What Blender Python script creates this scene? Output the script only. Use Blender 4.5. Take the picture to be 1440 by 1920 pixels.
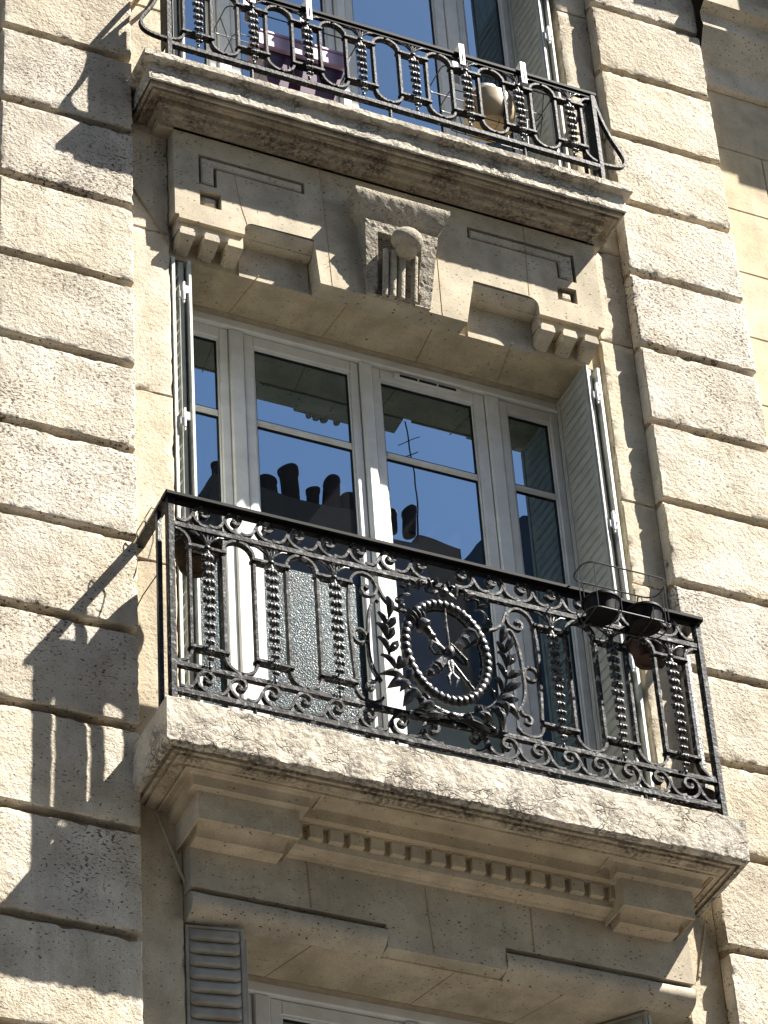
import bpy, math, random
from mathutils import Vector, Matrix, noise, geometry
random.seed(7)
for o in list(bpy.data.objects): bpy.data.objects.remove(o)
sc = bpy.context.scene
COL = sc.collection

# ------------------------------------------------------------------ camera, sky, sun
cam_data = bpy.data.cameras.new('camera'); cam = bpy.data.objects.new('camera', cam_data); COL.objects.link(cam)
CR = ((0.911982,-0.406306,-0.056601),(0.221035,0.602918,-0.766573),(0.345589,0.68659,0.639658))
cam.matrix_world = Matrix(((CR[0][0],-CR[1][0],-CR[2][0],-3.8433),(CR[0][1],-CR[1][1],-CR[2][1],-9.8991),
                           (CR[0][2],-CR[1][2],-CR[2][2],-7.7225),(0,0,0,1)))
cam_data.sensor_fit = 'VERTICAL'; cam_data.sensor_height = 36; cam_data.lens = 36*6300/1920
cam_data.clip_start = .1; cam_data.clip_end = 500
sc.camera = cam
SUN = Vector((.442,-.27,.701)).normalized()
world = bpy.data.worlds.new('World'); sc.world = world; world.use_nodes = True
wn = world.node_tree; bg = wn.nodes['Background']
sky = wn.nodes.new('ShaderNodeTexSky'); sky.sky_type = 'NISHITA'; sky.sun_disc = False
sky.sun_elevation = math.asin(SUN.z); sky.sun_rotation = math.atan2(SUN.x, SUN.y)
sky.air_density = 1.0; sky.dust_density = .4; sky.ozone_density = 1.6
wn.links.new(sky.outputs[0], bg.inputs[0]); bg.inputs[1].default_value = .050
sl = bpy.data.lights.new('sun', 'SUN'); sun = bpy.data.objects.new('sun', sl); COL.objects.link(sun)
sl.energy = 5.0; sl.angle = math.radians(.5); sl.color = (1, .945, .865)
sun.rotation_euler = SUN.to_track_quat('Z', 'Y').to_euler()
sc.view_settings.view_transform = 'Standard'; sc.view_settings.look = 'None'; sc.view_settings.gamma = 1
sc.view_settings.use_curve_mapping = False; sc.view_settings.exposure = 2.0

# ------------------------------------------------------------------ materials
def N(nt, t, **k):
    n = nt.nodes.new(t)
    for a, v in k.items():
        if a.startswith('i_'): n.inputs[a[2:].replace('_', ' ')].default_value = v
        else: setattr(n, a, v)
    return n
def ramp(nt, src, p0, p1, c0=(0,0,0,1), c1=(1,1,1,1)):
    r = N(nt, 'ShaderNodeValToRGB'); r.color_ramp.elements[0].position = p0; r.color_ramp.elements[1].position = p1
    r.color_ramp.elements[0].color = c0; r.color_ramp.elements[1].color = c1
    nt.links.new(src, r.inputs[0]); return r.outputs[0]
def mixc(nt, fac, a, b, mode='MIX'):
    m = N(nt, 'ShaderNodeMix', data_type='RGBA', blend_type=mode)
    for s, v in ((m.inputs[0], fac), (m.inputs[6], a), (m.inputs[7], b)):
        if isinstance(v, (int, float)): s.default_value = v
        elif isinstance(v, tuple): s.default_value = (*v[:3], 1)
        else: nt.links.new(v, s)
    return m.outputs[2]
def mth(nt, op, a, b=0.0, clamp=False):
    m = N(nt, 'ShaderNodeMath', operation=op, use_clamp=clamp)
    for s, v in ((m.inputs[0], a), (m.inputs[1], b)):
        if isinstance(v, (int, float)): s.default_value = v
        else: nt.links.new(v, s)
    return m.outputs[0]
def newmat(name):
    m = bpy.data.materials.new(name); m.use_nodes = True; nt = m.node_tree
    return m, nt, nt.nodes['Principled BSDF']
def stone(name, ca, cb, dark=(.05,.04,.028), pits=.6, bump=.6, fine=1.0, cracks=0.0, dirt=.0, dirtcol=(.12,.11,.095), pscale=33, pden=1.0, vth=.5):
    m, nt, b = newmat(name); L = nt.links.new
    geo = N(nt, 'ShaderNodeNewGeometry'); oi = N(nt, 'ShaderNodeObjectInfo')
    mp = N(nt, 'ShaderNodeMapping'); mp.inputs['Scale'].default_value = (1, 1, 1.7); L(geo.outputs['Position'], mp.inputs[0])
    P = geo.outputs['Position']
    def noi(scale, detail=3, vec=P, rough=.55):
        n = N(nt, 'ShaderNodeTexNoise'); n.inputs['Scale'].default_value = scale; n.inputs['Detail'].default_value = detail
        n.inputs['Roughness'].default_value = rough; L(vec, n.inputs['Vector']); return n.outputs[0]
    big = ramp(nt, noi(1.7, 3), .38, .62)
    col = mixc(nt, big, ca, cb)
    mid = noi(7, 5)
    col = mixc(nt, .55, col, mixc(nt, ramp(nt, mid, .35, .7), (.62,.6,.57), (1.25,1.22,1.18)), 'MULTIPLY')
    grain = noi(170, 3)
    col = mixc(nt, .5, col, mixc(nt, ramp(nt, grain, .3, .7), (.7,.69,.67), (1.25,1.25,1.25)), 'MULTIPLY')
    rnd = mth(nt, 'ADD', mth(nt, 'MULTIPLY', oi.outputs['Random'], .22), .89)
    cc = N(nt, 'ShaderNodeCombineColor'); L(rnd, cc.inputs[0]); L(rnd, cc.inputs[1]); L(mth(nt,'MULTIPLY',rnd,1.0), cc.inputs[2])
    col = mixc(nt, 1.0, col, cc.outputs[0], 'MULTIPLY')
    w2 = N(nt, 'ShaderNodeTexWhiteNoise', noise_dimensions='1D'); L(oi.outputs['Random'], w2.inputs['W'])
    col = mixc(nt, 1.0, col, mixc(nt, w2.outputs['Value'], (1.01,.985,.93), (.985,.985,1.0)), 'MULTIPLY')
    mps = N(nt, 'ShaderNodeMapping'); mps.inputs['Scale'].default_value = (9, 9, .9); L(P, mps.inputs[0])
    st = mth(nt, 'MULTIPLY', ramp(nt, noi(1.0, 5, mps.outputs[0], .6), .50, .72), ramp(nt, noi(1.3, 3), .40, .62))
    col = mixc(nt, mth(nt, 'MULTIPLY', st, .55), col, (.24,.20,.15))
    # pits: small dark pores whose density drifts over the wall
    dens = mth(nt, 'MULTIPLY', ramp(nt, noi(2.6, 4), .3, .72), .11*pden)
    p1 = mth(nt, 'SUBTRACT', noi(pscale*1.7, 4, mp.outputs[0], .6), mth(nt, 'SUBTRACT', .675, mth(nt, 'MULTIPLY', dens, mth(nt, 'ADD', mth(nt, 'MULTIPLY', w2.outputs['Value'], .55), .62))))
    p1 = mth(nt, 'MULTIPLY', p1, 34, True)
    vo = N(nt, 'ShaderNodeTexVoronoi'); vo.inputs['Scale'].default_value = pscale*1.15; L(mp.outputs[0], vo.inputs['Vector'])
    vr = N(nt, 'ShaderNodeSeparateColor'); L(vo.outputs['Color'], vr.inputs[0])
    lim = mth(nt, 'MULTIPLY', mth(nt, 'SUBTRACT', vr.outputs[0], vth, True), .42)
    p2 = mth(nt, 'MULTIPLY', mth(nt, 'SUBTRACT', lim, vo.outputs['Distance']), 14, True)
    pit = mth(nt, 'MAXIMUM', p1, p2)
    col = mixc(nt, mth(nt, 'MULTIPLY', pit, pits), col, dark)
    h = mth(nt, 'ADD', mth(nt, 'MULTIPLY', noi(48, 6, P, .65), .9*fine), mth(nt, 'MULTIPLY', grain, .12*fine))
    h = mth(nt, 'SUBTRACT', h, mth(nt, 'MULTIPLY', pit, .75*pits))
    if cracks:
        wv = N(nt, 'ShaderNodeVectorMath', operation='ADD')
        nn = N(nt, 'ShaderNodeTexNoise'); nn.inputs['Scale'].default_value = 9; nn.inputs['Detail'].default_value = 5; L(P, nn.inputs['Vector'])
        sc_ = N(nt, 'ShaderNodeVectorMath', operation='SCALE'); sc_.inputs[3].default_value = .22; L(nn.outputs['Color'], sc_.inputs[0])
        mp2 = N(nt, 'ShaderNodeMapping'); mp2.inputs['Scale'].default_value = (.6, 1, 1.5); L(P, mp2.inputs[0])
        L(mp2.outputs[0], wv.inputs[0]); L(sc_.outputs[0], wv.inputs[1])
        cr = None
        for s, w in ((5, .03), (16, .045)):
            v = N(nt, 'ShaderNodeTexVoronoi', feature='DISTANCE_TO_EDGE'); v.inputs['Scale'].default_value = s; L(wv.outputs[0], v.inputs['Vector'])
            q = ramp(nt, v.outputs['Distance'], 0, w, (1,1,1,1), (0,0,0,1))
            q = mth(nt, 'MULTIPLY', q, ramp(nt, noi(5 if s < 20 else 3.3, 3), .47, .60))
            cr = q if cr is None else mth(nt, 'MAXIMUM', cr, q)
        col = mixc(nt, mth(nt, 'MULTIPLY', cr, .8*cracks), col, dark)
        h = mth(nt, 'SUBTRACT', h, mth(nt, 'MULTIPLY', cr, 1.6*cracks))
    if dirt:
        d = mth(nt, 'MULTIPLY', ramp(nt, noi(4.5, 6, P, .7), .42, .60), dirt)
        d2 = mth(nt, 'MULTIPLY', d, ramp(nt, noi(60, 3), .35, .6))
        col = mixc(nt, d2, col, dirtcol)
    bp = N(nt, 'ShaderNodeBump'); bp.inputs['Strength'].default_value = bump; bp.inputs['Distance'].default_value = .011
    L(h, bp.inputs['Height']); L(bp.outputs[0], b.inputs['Normal']); L(col, b.inputs['Base Color'])
    b.inputs['Roughness'].default_value = .93; b.inputs['Specular IOR Level'].default_value = .2
    return m
M = {}
M['block'] = stone('block_stone', (.51,.455,.365), (.54,.50,.43), dark=(.06,.047,.034), pits=.85, bump=1.0, fine=1.1, pden=1.3, vth=.45)
M['margin'] = stone('margin_stone', (.50,.435,.33), (.52,.465,.375), pits=.85, bump=.7, fine=.8, pden=1.0)
M['ashlar'] = stone('ashlar_stone', (.51,.43,.30), (.53,.46,.34), pits=.6, bump=.4, fine=.5, pden=.5)
M['dressed'] = stone('dressed_stone', (.43,.385,.305), (.48,.435,.355), dark=(.03,.024,.016), pits=.9, bump=.35, fine=.35, pden=.7, vth=.4, pscale=36)
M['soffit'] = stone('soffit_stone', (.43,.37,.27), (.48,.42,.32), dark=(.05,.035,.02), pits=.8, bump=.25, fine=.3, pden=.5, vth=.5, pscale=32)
M['weathered'] = stone('weathered_stone', (.54,.50,.43), (.49,.465,.415), pits=.4, bump=.8, fine=.95, cracks=.75, dirt=.95, dirtcol=(.13,.115,.10))
M['stained'] = stone('stained_moulding', (.45,.395,.30), (.40,.35,.27), pits=.3, bump=.35, fine=.5, cracks=.3, dirt=.9, dirtcol=(.05,.04,.03))
M['keystone'] = stone('keystone_stone', (.40,.365,.295), (.47,.43,.36), pits=.9, bump=1.1, fine=1.1, dirt=.5, dirtcol=(.15,.13,.10), pscale=40)
M['groove'] = stone('groove_stone', (.27,.20,.125), (.33,.255,.165), pits=.5, bump=.4, fine=.5)
M['mortar'] = stone('mortar', (.30,.22,.13), (.38,.29,.18), pits=.2, bump=.2, fine=.4)
def simple(name, col, rough=.5, spec=.5, metal=0, var=None, vs=12, bump=0, bs=60, vr=(.4,.6)):
    m, nt, b = newmat(name)
    b.inputs['Base Color'].default_value = (*col, 1); b.inputs['Roughness'].default_value = rough
    b.inputs['Specular IOR Level'].default_value = spec; b.inputs['Metallic'].default_value = metal
    geo = N(nt, 'ShaderNodeNewGeometry')
    if var:
        n = N(nt, 'ShaderNodeTexNoise'); n.inputs['Scale'].default_value = vs; n.inputs['Detail'].default_value = 6; n.inputs['Roughness'].default_value = .65
        nt.links.new(geo.outputs['Position'], n.inputs['Vector'])
        nt.links.new(mixc(nt, ramp(nt, n.outputs[0], *vr), col, var), b.inputs['Base Color'])
    if bump:
        n = N(nt, 'ShaderNodeTexNoise'); n.inputs['Scale'].default_value = bs; n.inputs['Detail'].default_value = 4
        nt.links.new(geo.outputs['Position'], n.inputs['Vector'])
        bp = N(nt, 'ShaderNodeBump'); bp.inputs['Strength'].default_value = bump; bp.inputs['Distance'].default_value = .004
        nt.links.new(n.outputs[0], bp.inputs['Height']); nt.links.new(bp.outputs[0], b.inputs['Normal'])
    return m
M['iron'] = simple('worn_black_iron', (.005,.005,.006), .55, .10, 0, (.15,.155,.16), 42, .7, 70, (.54,.61))
M['iron_up'] = simple('black_iron', (.005,.005,.006), .55, .12, 0, (.09,.092,.095), 42, .7, 70, (.56,.64))
M['cast'] = simple('cast_black_iron', (.006,.006,.007), .38, .4, 0, (.05,.05,.053), 50, .6, 120, (.52,.66))
M['garland'] = simple('worn_cast_iron', (.007,.007,.007), .4, .4, 0, (.16,.16,.165), 75, .7, 120, (.50,.60))
M['rail_black'] = simple('black_handrail_paint', (.004,.004,.004), .6, .06)
M['wire'] = simple('black_wire', (.01,.01,.01), .4, .5)
M['paint'] = simple('white_window_paint', (.70,.70,.68), .38, .45, 0, (.62,.61,.58), 9, .08, 30)
M['trim'] = simple('beige_wood_fillet', (.34,.285,.20), .7, .3, 0, (.27,.22,.15), 14, .2)
M['shutter'] = simple('grey_green_shutter_paint', (.40,.40,.355), .5, .35, 0, (.33,.335,.30), 10, .12, 40)
M['shutter_edge'] = simple('sunlit_shutter_edge', (.52,.53,.47), .45, .4, 0, (.36,.37,.33), 22, .15, 60)  # shutter paint lightened to stand in for sun on the leaf edges
M['shutter_old'] = simple('old_grey_shutter_paint', (.34,.32,.27), .6, .3, 0, (.27,.24,.19), 9, .2, 40)
M['gasket'] = simple('black_gasket', (.008,.008,.008), .6, .3)
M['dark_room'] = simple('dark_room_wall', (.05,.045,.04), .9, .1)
M['curtain'] = simple('white_curtain', (.34,.40,.46), .9, .1)
M['purple'] = simple('purple_plastic', (.055,.008,.05), .35, .5)
M['lilac'] = simple('lilac_lining', (.72,.52,.70), .5, .4)
M['white_plastic'] = simple('white_plastic', (.75,.75,.74), .4, .4)
M['black_plastic'] = simple('black_plastic', (.006,.005,.005), .5, .12)
M['terracotta'] = simple('brown_plastic_pot', (.045,.016,.010), .6, .2, 0, (.025,.010,.007), 20)
M['coir'] = simple('coir_lining', (.045,.028,.015), .95, .1, 0, (.02,.016,.012), 30, .8, 80)
M['beige'] = simple('beige_plastic_pot', (.40,.31,.19), .45, .4, 0, (.34,.26,.16), 6)
M['zinc'] = simple('dark_zinc_roof', (.045,.05,.055), .5, .4, .0, (.03,.033,.037), 2)
M['brick_dark'] = simple('chimney_render', (.09,.07,.055), .9, .1)
M['pot_clay'] = simple('clay_chimney_pot', (.035,.02,.017), .8, .2)
M['far_stone'] = simple('opposite_limestone', (.36,.30,.21), .9, .1, 0, (.28,.235,.17), 1.2)
M['asphalt'] = simple('asphalt', (.05,.05,.052), .9, .2, 0, (.065,.063,.06), 3, .3, 40)
M['pavement'] = simple('pavement_slabs', (.28,.26,.23), .9, .2, 0, (.22,.2,.18), 2)
def glass(name, refl, tint=(.010,.010,.011), see=.0, waves=.0, speck=False):
    m, nt, b = newmat(name); L = nt.links.new
    out = nt.nodes['Material Output']
    gl = N(nt, 'ShaderNodeBsdfGlossy'); gl.inputs['Roughness'].default_value = .0; gl.inputs['Color'].default_value = (.60,.82,1,1)
    b.inputs['Base Color'].default_value = (*tint, 1); b.inputs['Roughness'].default_value = .6; b.inputs['Specular IOR Level'].default_value = 0
    base = b.outputs[0]
    geo = N(nt, 'ShaderNodeNewGeometry')
    if see:
        tr = N(nt, 'ShaderNodeBsdfTransparent'); tr.inputs[0].default_value = (.85,.9,.92,1)
        ms = N(nt, 'ShaderNodeMixShader'); ms.inputs[0].default_value = see; L(base, ms.inputs[1]); L(tr.outputs[0], ms.inputs[2]); base = ms.outputs[0]
    fr = N(nt, 'ShaderNodeFresnel'); fr.inputs[0].default_value = 1.52
    f = mth(nt, 'ADD', mth(nt, 'MULTIPLY', fr.outputs[0], .12 if speck else 1.6), refl, True)
    mx = N(nt, 'ShaderNodeMixShader'); L(f, mx.inputs[0]); L(base, mx.inputs[1]); L(gl.outputs[0], mx.inputs[2]); L(mx.outputs[0], out.inputs[0])
    if waves:
        n = N(nt, 'ShaderNodeTexNoise'); n.inputs['Scale'].default_value = 2.2; n.inputs['Detail'].default_value = 1; L(geo.outputs['Position'], n.inputs['Vector'])
        bp = N(nt, 'ShaderNodeBump'); bp.inputs['Strength'].default_value = waves; bp.inputs['Distance'].default_value = .002
        L(n.outputs[0], bp.inputs['Height']); L(bp.outputs[0], gl.inputs['Normal'])
    if speck:   # hammered privacy glass: bumped facets, with sun sparkle painted in as pale specks
        v = N(nt, 'ShaderNodeTexVoronoi'); v.inputs['Scale'].default_value = 150; L(geo.outputs['Position'], v.inputs['Vector'])
        n = N(nt, 'ShaderNodeTexNoise'); n.inputs['Scale'].default_value = 130; n.inputs['Detail'].default_value = 2; L(geo.outputs['Position'], n.inputs['Vector'])
        bp = N(nt, 'ShaderNodeBump'); bp.inputs['Strength'].default_value = .35; bp.inputs['Distance'].default_value = .003
        L(mth(nt, 'ADD', v.outputs['Distance'], n.outputs[0]), bp.inputs['Height'])
        L(bp.outputs[0], b.inputs['Normal']); L(bp.outputs[0], gl.inputs['Normal'])
        b.inputs['Roughness'].default_value = .3; b.inputs['Specular IOR Level'].default_value = .12
        gl.inputs['Roughness'].default_value = .38; gl.inputs['Color'].default_value = (.22,.32,.36,1)
        n2 = N(nt, 'ShaderNodeTexNoise'); n2.inputs['Scale'].default_value = 3.5; n2.inputs['Detail'].default_value = 3; L(geo.outputs['Position'], n2.inputs['Vector'])
        cb = mixc(nt, ramp(nt, n.outputs[0], .50, .72), (.008,.017,.021), (.070,.115,.128))
        L(mixc(nt, 1.0, cb, mixc(nt, ramp(nt, n2.outputs[0], .35, .68), (.45,.47,.5), (1.5,1.5,1.5)), 'MULTIPLY'), b.inputs['Base Color'])  # broad tone variation paints in soft light from behind the glass
    return m
M['glass'] = glass('window_glass', .30, waves=.42)
M['glass_up'] = glass('upper_window_glass', .26, see=.5, waves=.35)
M['frosted'] = glass('hammered_glass', .0, speck=True)

# ------------------------------------------------------------------ mesh helpers
def tag(o, label=None, cat=None, group=None, kind=None):
    if label: o['label'] = label
    if cat: o['category'] = cat
    if group: o['group'] = group
    if kind: o['kind'] = kind
    return o
def empty(name, loc=(0,0,0), parent=None):
    o = bpy.data.objects.new(name, None); o.empty_display_size = .1; COL.objects.link(o); o.location = loc
    if parent: o.parent = parent
    return o
class MB:
    def __init__(s): s.v = []; s.f = []
    def add(s, v, f):
        b = len(s.v); s.v += [tuple(p) for p in v]; s.f += [tuple(i+b for i in q) for q in f]; return s
    def box(s, x0, x1, y0, y1, z0, z1):
        v = [(x,y,z) for z in (z0,z1) for y in (y0,y1) for x in (x0,x1)]
        return s.add(v, [(0,2,3,1),(4,5,7,6),(0,1,5,4),(2,6,7,3),(0,4,6,2),(1,3,7,5)])
    def bbox(s, x0, x1, y0, y1, z0, z1, b=.003):   # box with bevelled front edges (front = -y)
        v = [(x0,y1,z0),(x1,y1,z0),(x1,y1,z1),(x0,y1,z1),(x0,y0+b,z0),(x1,y0+b,z0),(x1,y0+b,z1),(x0,y0+b,z1),
             (x0+b,y0,z0+b),(x1-b,y0,z0+b),(x1-b,y0,z1-b),(x0+b,y0,z1-b)]
        f = [(3,2,1,0)]
        for i in range(4):
            j = (i+1)%4; f += [(i,j,4+j,4+i),(4+i,4+j,8+j,8+i)]
        f.append((8,9,10,11)); return s.add(v, f)
    def tube(s, pts, r, n=8, flat=1.0, cap=True):
        pts = [Vector(p) for p in pts]; rings = []; up = None
        rr = r if isinstance(r, (list, tuple)) else [r]*len(pts)
        for i, p in enumerate(pts):
            d = (pts[min(i+1,len(pts)-1)] - pts[max(i-1,0)])
            if d.length < 1e-9: d = Vector((0,0,1))
            d.normalize()
            if up is None:
                up = Vector((0,1,0)) if abs(d.y) < .9 else Vector((1,0,0))
            a = d.cross(up); a.normalize(); up2 = a.cross(d); up2.normalize(); up = up2
            rings.append([p + (a*math.cos(2*math.pi*k/n) + up2*flat*math.sin(2*math.pi*k/n))*rr[i] for k in range(n)])
        v = [q for rg in rings for q in rg]; f = []
        for i in range(len(pts)-1):
            for k in range(n):
                f.append((i*n+k, i*n+(k+1)%n, (i+1)*n+(k+1)%n, (i+1)*n+k))
        if cap: f += [tuple(range(n-1,-1,-1)), tuple((len(pts)-1)*n+k for k in range(n))]
        return s.add(v, f)
    def strip(s, pts, w, y0, y1):   # flat bar bent in the XZ plane
        pts = [Vector((p[0], p[1])) for p in pts]; v = []; f = []; n = len(pts)
        for i, p in enumerate(pts):
            d = pts[min(i+1,n-1)] - pts[max(i-1,0)]; d.normalize(); q = Vector((-d.y, d.x))
            ww = (w(i/(n-1)) if callable(w) else w)/2
            for sgn, y in ((1,y0),(1,y1),(-1,y1),(-1,y0)):
                c = p + q*ww*sgn; v.append((c.x, y, c.y))
        for i in range(n-1):
            for k in range(4):
                a = i*4+k; b = i*4+(k+1)%4; f.append((a, b, b+4, a+4))
        f += [(3,2,1,0), tuple((n-1)*4+k for k in range(4))]
        return s.add(v, f)
    def lathe(s, prof, c, n=24, ax='z'):
        v = []; f = []
        for r, h in prof:
            for k in range(n):
                a = 2*math.pi*k/n
                if ax == 'z': v.append((c[0]+r*math.cos(a), c[1]+r*math.sin(a), c[2]+h))
                else: v.append((c[0]+r*math.cos(a), c[1]+h, c[2]+r*math.sin(a)))
        for i in range(len(prof)-1):
            for k in range(n): f.append((i*n+k, i*n+(k+1)%n, (i+1)*n+(k+1)%n, (i+1)*n+k))
        return s.add(v, f)
    def ball(s, c, r, sc3=(1,1,1), n=10, m=7, rot=None):
        v = []; f = []; c = Vector(c)
        for j in range(m+1):
            t = math.pi*j/m
            for k in range(n):
                a = 2*math.pi*k/n
                q = Vector((r*sc3[0]*math.sin(t)*math.cos(a), r*sc3[1]*math.sin(t)*math.sin(a), r*sc3[2]*math.cos(t)))
                if rot is not None: q = rot @ q
                v.append(c+q)
        for j in range(m):
            for k in range(n): f.append((j*n+k, (j+1)*n+k, (j+1)*n+(k+1)%n, j*n+(k+1)%n))
        return s.add(v, f)
    def leaf(s, base, d, L, w, th=.012, curl=.2, y=0):  # thick curved leaf in a plane near XZ
        base = Vector(base); d = Vector((d[0],0,d[1])).normalized(); sd = Vector((d.z,0,-d.x)); nrm = Vector((0,-1,0))
        v = []; f = []; n = 6
        for i in range(n+1):
            t = i/n; ww = w*math.sin(math.pi*min(1,t*.96+.04))**.8*(1-.25*t)
            c = base + d*L*t + nrm*(curl*L*math.sin(math.pi*t*.9))
            v += [c - sd*ww/2, c + nrm*th*(.9), c + sd*ww/2, c - nrm*th*.35]
        for i in range(n):
            for k in range(4):
                a = i*4+k; b = i*4+(k+1)%4; f.append((a, a+4, b+4, b))
        return s.add(v, f)
    def build(s, name, mat, parent=None, smooth=False, loc=None):
        me = bpy.data.meshes.new(name); me.from_pydata(s.v, [], s.f)
        me.materials.append(mat)
        bm_fix(me)
        if smooth:
            me.polygons.foreach_set('use_smooth', [True]*len(me.polygons))
            try: me.set_sharp_from_angle(angle=math.radians(38))
            except Exception: pass
        o = bpy.data.objects.new(name, me); COL.objects.link(o)
        if parent: o.parent = parent
        if loc: o.location = loc
        return o
import bmesh
def bm_fix(me):
    bm = bmesh.new(); bm.from_mesh(me); bmesh.ops.remove_doubles(bm, verts=bm.verts, dist=1e-5)
    bmesh.ops.recalc_face_normals(bm, faces=bm.faces); bm.to_mesh(me); bm.free()
def inst(o, parent, loc=(0,0,0), name=None, scale=None, rot=None, label=None):
    c = o.copy(); COL.objects.link(c); c.parent = parent; c.location = loc
    if scale: c.scale = scale
    if rot: c.rotation_euler = rot
    if label: c['label'] = label
    return c
def plate(outer, holes, y0, y1):
    """flat slab with an outline (x, z) and holes, facing -y"""
    mb = MB(); polys = [outer] + list(holes)
    tri = geometry.tessellate_polygon([[Vector((p[0],p[1],0)) for p in q] for q in polys])
    pts = [p for q in polys for p in q]
    mb.add([(p[0], y0, p[1]) for p in pts], tri); mb.add([(p[0], y1, p[1]) for p in pts], [t[::-1] for t in tri])
    for q in polys:
        n = len(q); v = [(p[0],y0,p[1]) for p in q] + [(p[0],y1,p[1]) for p in q]
        mb.add(v, [(i,(i+1)%n,n+(i+1)%n,n+i) for i in range(n)])
    return mb
def fbm(p, s, o=4): return noise.fractal(Vector(p)*s, 1.0, 2.0, o)
def cornice(prof, xl, xr, nx=120, amp=.0, asc=9, sub=.012, edge=None, yback=.0, yref=None, cl=None, cr=None):
    """profile [(y, z)] run along x with mitred returns to the wall; optional rough displacement"""
    P = []
    for i in range(len(prof)-1):
        a, b = Vector(prof[i]), Vector(prof[i+1]); k = max(1, int((b-a).length/sub))
        for j in range(k): P.append(a.lerp(b, j/k))
    P.append(Vector(prof[-1])); yf = yref if yref is not None else min(p.x for p in P)
    mb = MB(); v = []; f = []; m = len(P)
    ks = 4
    for p in P:
        t = p.x - yf; L, R = xl+t, xr-t
        row = [(L, yback+(p.x-yback)*k/ks, p.y) for k in range(ks)] + [(L+(R-L)*i/nx, p.x, p.y) for i in range(nx+1)] + [(R, yback+(p.x-yback)*k/ks, p.y) for k in range(ks-1,-1,-1)]
        v += row
    w = nx+1+2*ks
    for i in range(m-1):
        for k in range(w-1): f.append((i*w+k, i*w+k+1, (i+1)*w+k+1, (i+1)*w+k))
    if amp:
        out = []
        for q in v:
            e = 1.0
            if edge: e = edge(q)
            n1 = fbm(q, asc); n2 = fbm((q[0]+7,q[1],q[2]), asc*3.1)
            out.append((q[0] + amp*.3*e*fbm((q[0],q[1]+5,q[2]), asc), q[1] + amp*e*(n1*.7+n2*.5), q[2] + amp*.6*e*fbm((q[0],q[1],q[2]+9), asc*1.3)))
        v = out
    mb.add(v, f); return mb
def rough_block(x0, x1, yf, yb, z0, z1, seed, amp=.0032, res=.022):
    """rusticated stone with uneven face and worn arrises"""
    nx = max(4, int((x1-x0)/res)); nz = max(4, int((z1-z0)/res)); D = [.006, .018, yb-yf]
    k = len(D); cols = [(-1,j) for j in range(k,0,-1)] + [(0,i) for i in range(nx+1)] + [(1,j) for j in range(1,k+1)]
    rows = [(-1,j) for j in range(k,0,-1)] + [(0,i) for i in range(nz+1)] + [(1,j) for j in range(1,k+1)]
    v = []; f = []; r = .007
    for (sz, j) in rows:
        for (sx, i) in cols:
            x = x0 if sx < 0 else x1 if sx > 0 else x0+r+(x1-x0-2*r)*i/nx
            z = z0 if sz < 0 else z1 if sz > 0 else z0+r+(z1-z0-2*r)*j/nz
            d = max(D[i-1] if sx else 0, D[j-1] if sz else 0)
            y = yf + d
            ed = min(x-x0, x1-x, z-z0, z1-z)
            q = (x+seed*3.3, y, z+seed*1.7)
            a = amp*(.8*fbm(q, 6) + .6*fbm(q, 21)) if d < .03 else 0
            chip = max(0, fbm((q[0]+11, q[1], q[2]), 13)-.18)*.022*max(0, 1-ed/.035) if d < .03 else 0
            y += a + chip
            if ed < .012 and d < .03:
                s = chip*.6 + .003*fbm(q, 30)
                if sz: z += (s if sz < 0 else -s)
                if sx: x += (s if sx < 0 else -s)
            v.append((x, y, z))
    w = len(cols)
    for a in range(len(rows)-1):
        for b in range(w-1): f.append((a*w+b, a*w+b+1, (a+1)*w+b+1, (a+1)*w+b))
    return MB().add(v, f)

# ------------------------------------------------------------------ ground and street
GZ = -9.35
tag(MB().box(-80,80,-11.6,-2.6,GZ-.14,GZ-.12).build('road', M['asphalt']), kind='structure')
tag(MB().box(-300,300,-300,300,GZ-.6,GZ-.16).build('ground', M['asphalt']), kind='structure')
tag(MB().box(-80,80,-2.6,.0,GZ-.2,GZ).build('pavement', M['pavement']), kind='structure')
tag(MB().box(-80,80,-13.2,-11.6,GZ-.2,GZ).build('pavement', M['pavement']), kind='structure')

# ------------------------------------------------------------------ the building
B = empty('apartment_building', (1.25, 0, GZ))
tag(B, 'cream limestone apartment building with rusticated piers, balconies and shuttered windows', 'building')
class Bp:  # children keep world coordinates
    pass
B.location = (0,0,0)
YB = -.07
PIT = .4755; Z0 = 3.345
joints = [Z0 + PIT*k for k in range(-15, 8)]
# pier cores (groove bottoms) and blocks
for x0, x1 in ((-.64,-.02),(2.51,3.135)):
    c = MB().box(x0+.004, x1-.004, -.022, .3, -5, 7).build('pier_core', M['groove'], B)
    for k, j in enumerate(joints):
        z0, z1 = j+.019, j+PIT-.019
        if z1 < -3.2 or z0 > 6.4: continue
        rough_block(x0, x1, YB, -.0, z0, z1, k+ (50 if x0 > 1 else 0)).build('stone_block', M['block'], B, smooth=True)
# wall left of the left pier and right of the right pier
MB().box(-3.0,-.641,.0,.3,-5,7).build('side_wall', M['dressed'], B)
for i in range(14):
    z0 = 3.633-.44*9 + .44*i
    off = .35 if i % 2 else .0
    xs = [3.139, 3.44+off*.5, 4.3+off, 5.4]
    for a, b in zip(xs[:-1], xs[1:]):
        if z0 > 4.9: continue
        MB().bbox(a, b-.004, .0, .3, z0, min(z0+.436, 4.93), .004).build('ashlar_stone', M['ashlar'], B)
MB().box(3.139,6.0,.006,.3,-5,7).build('side_wall', M['mortar'], B)
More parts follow.
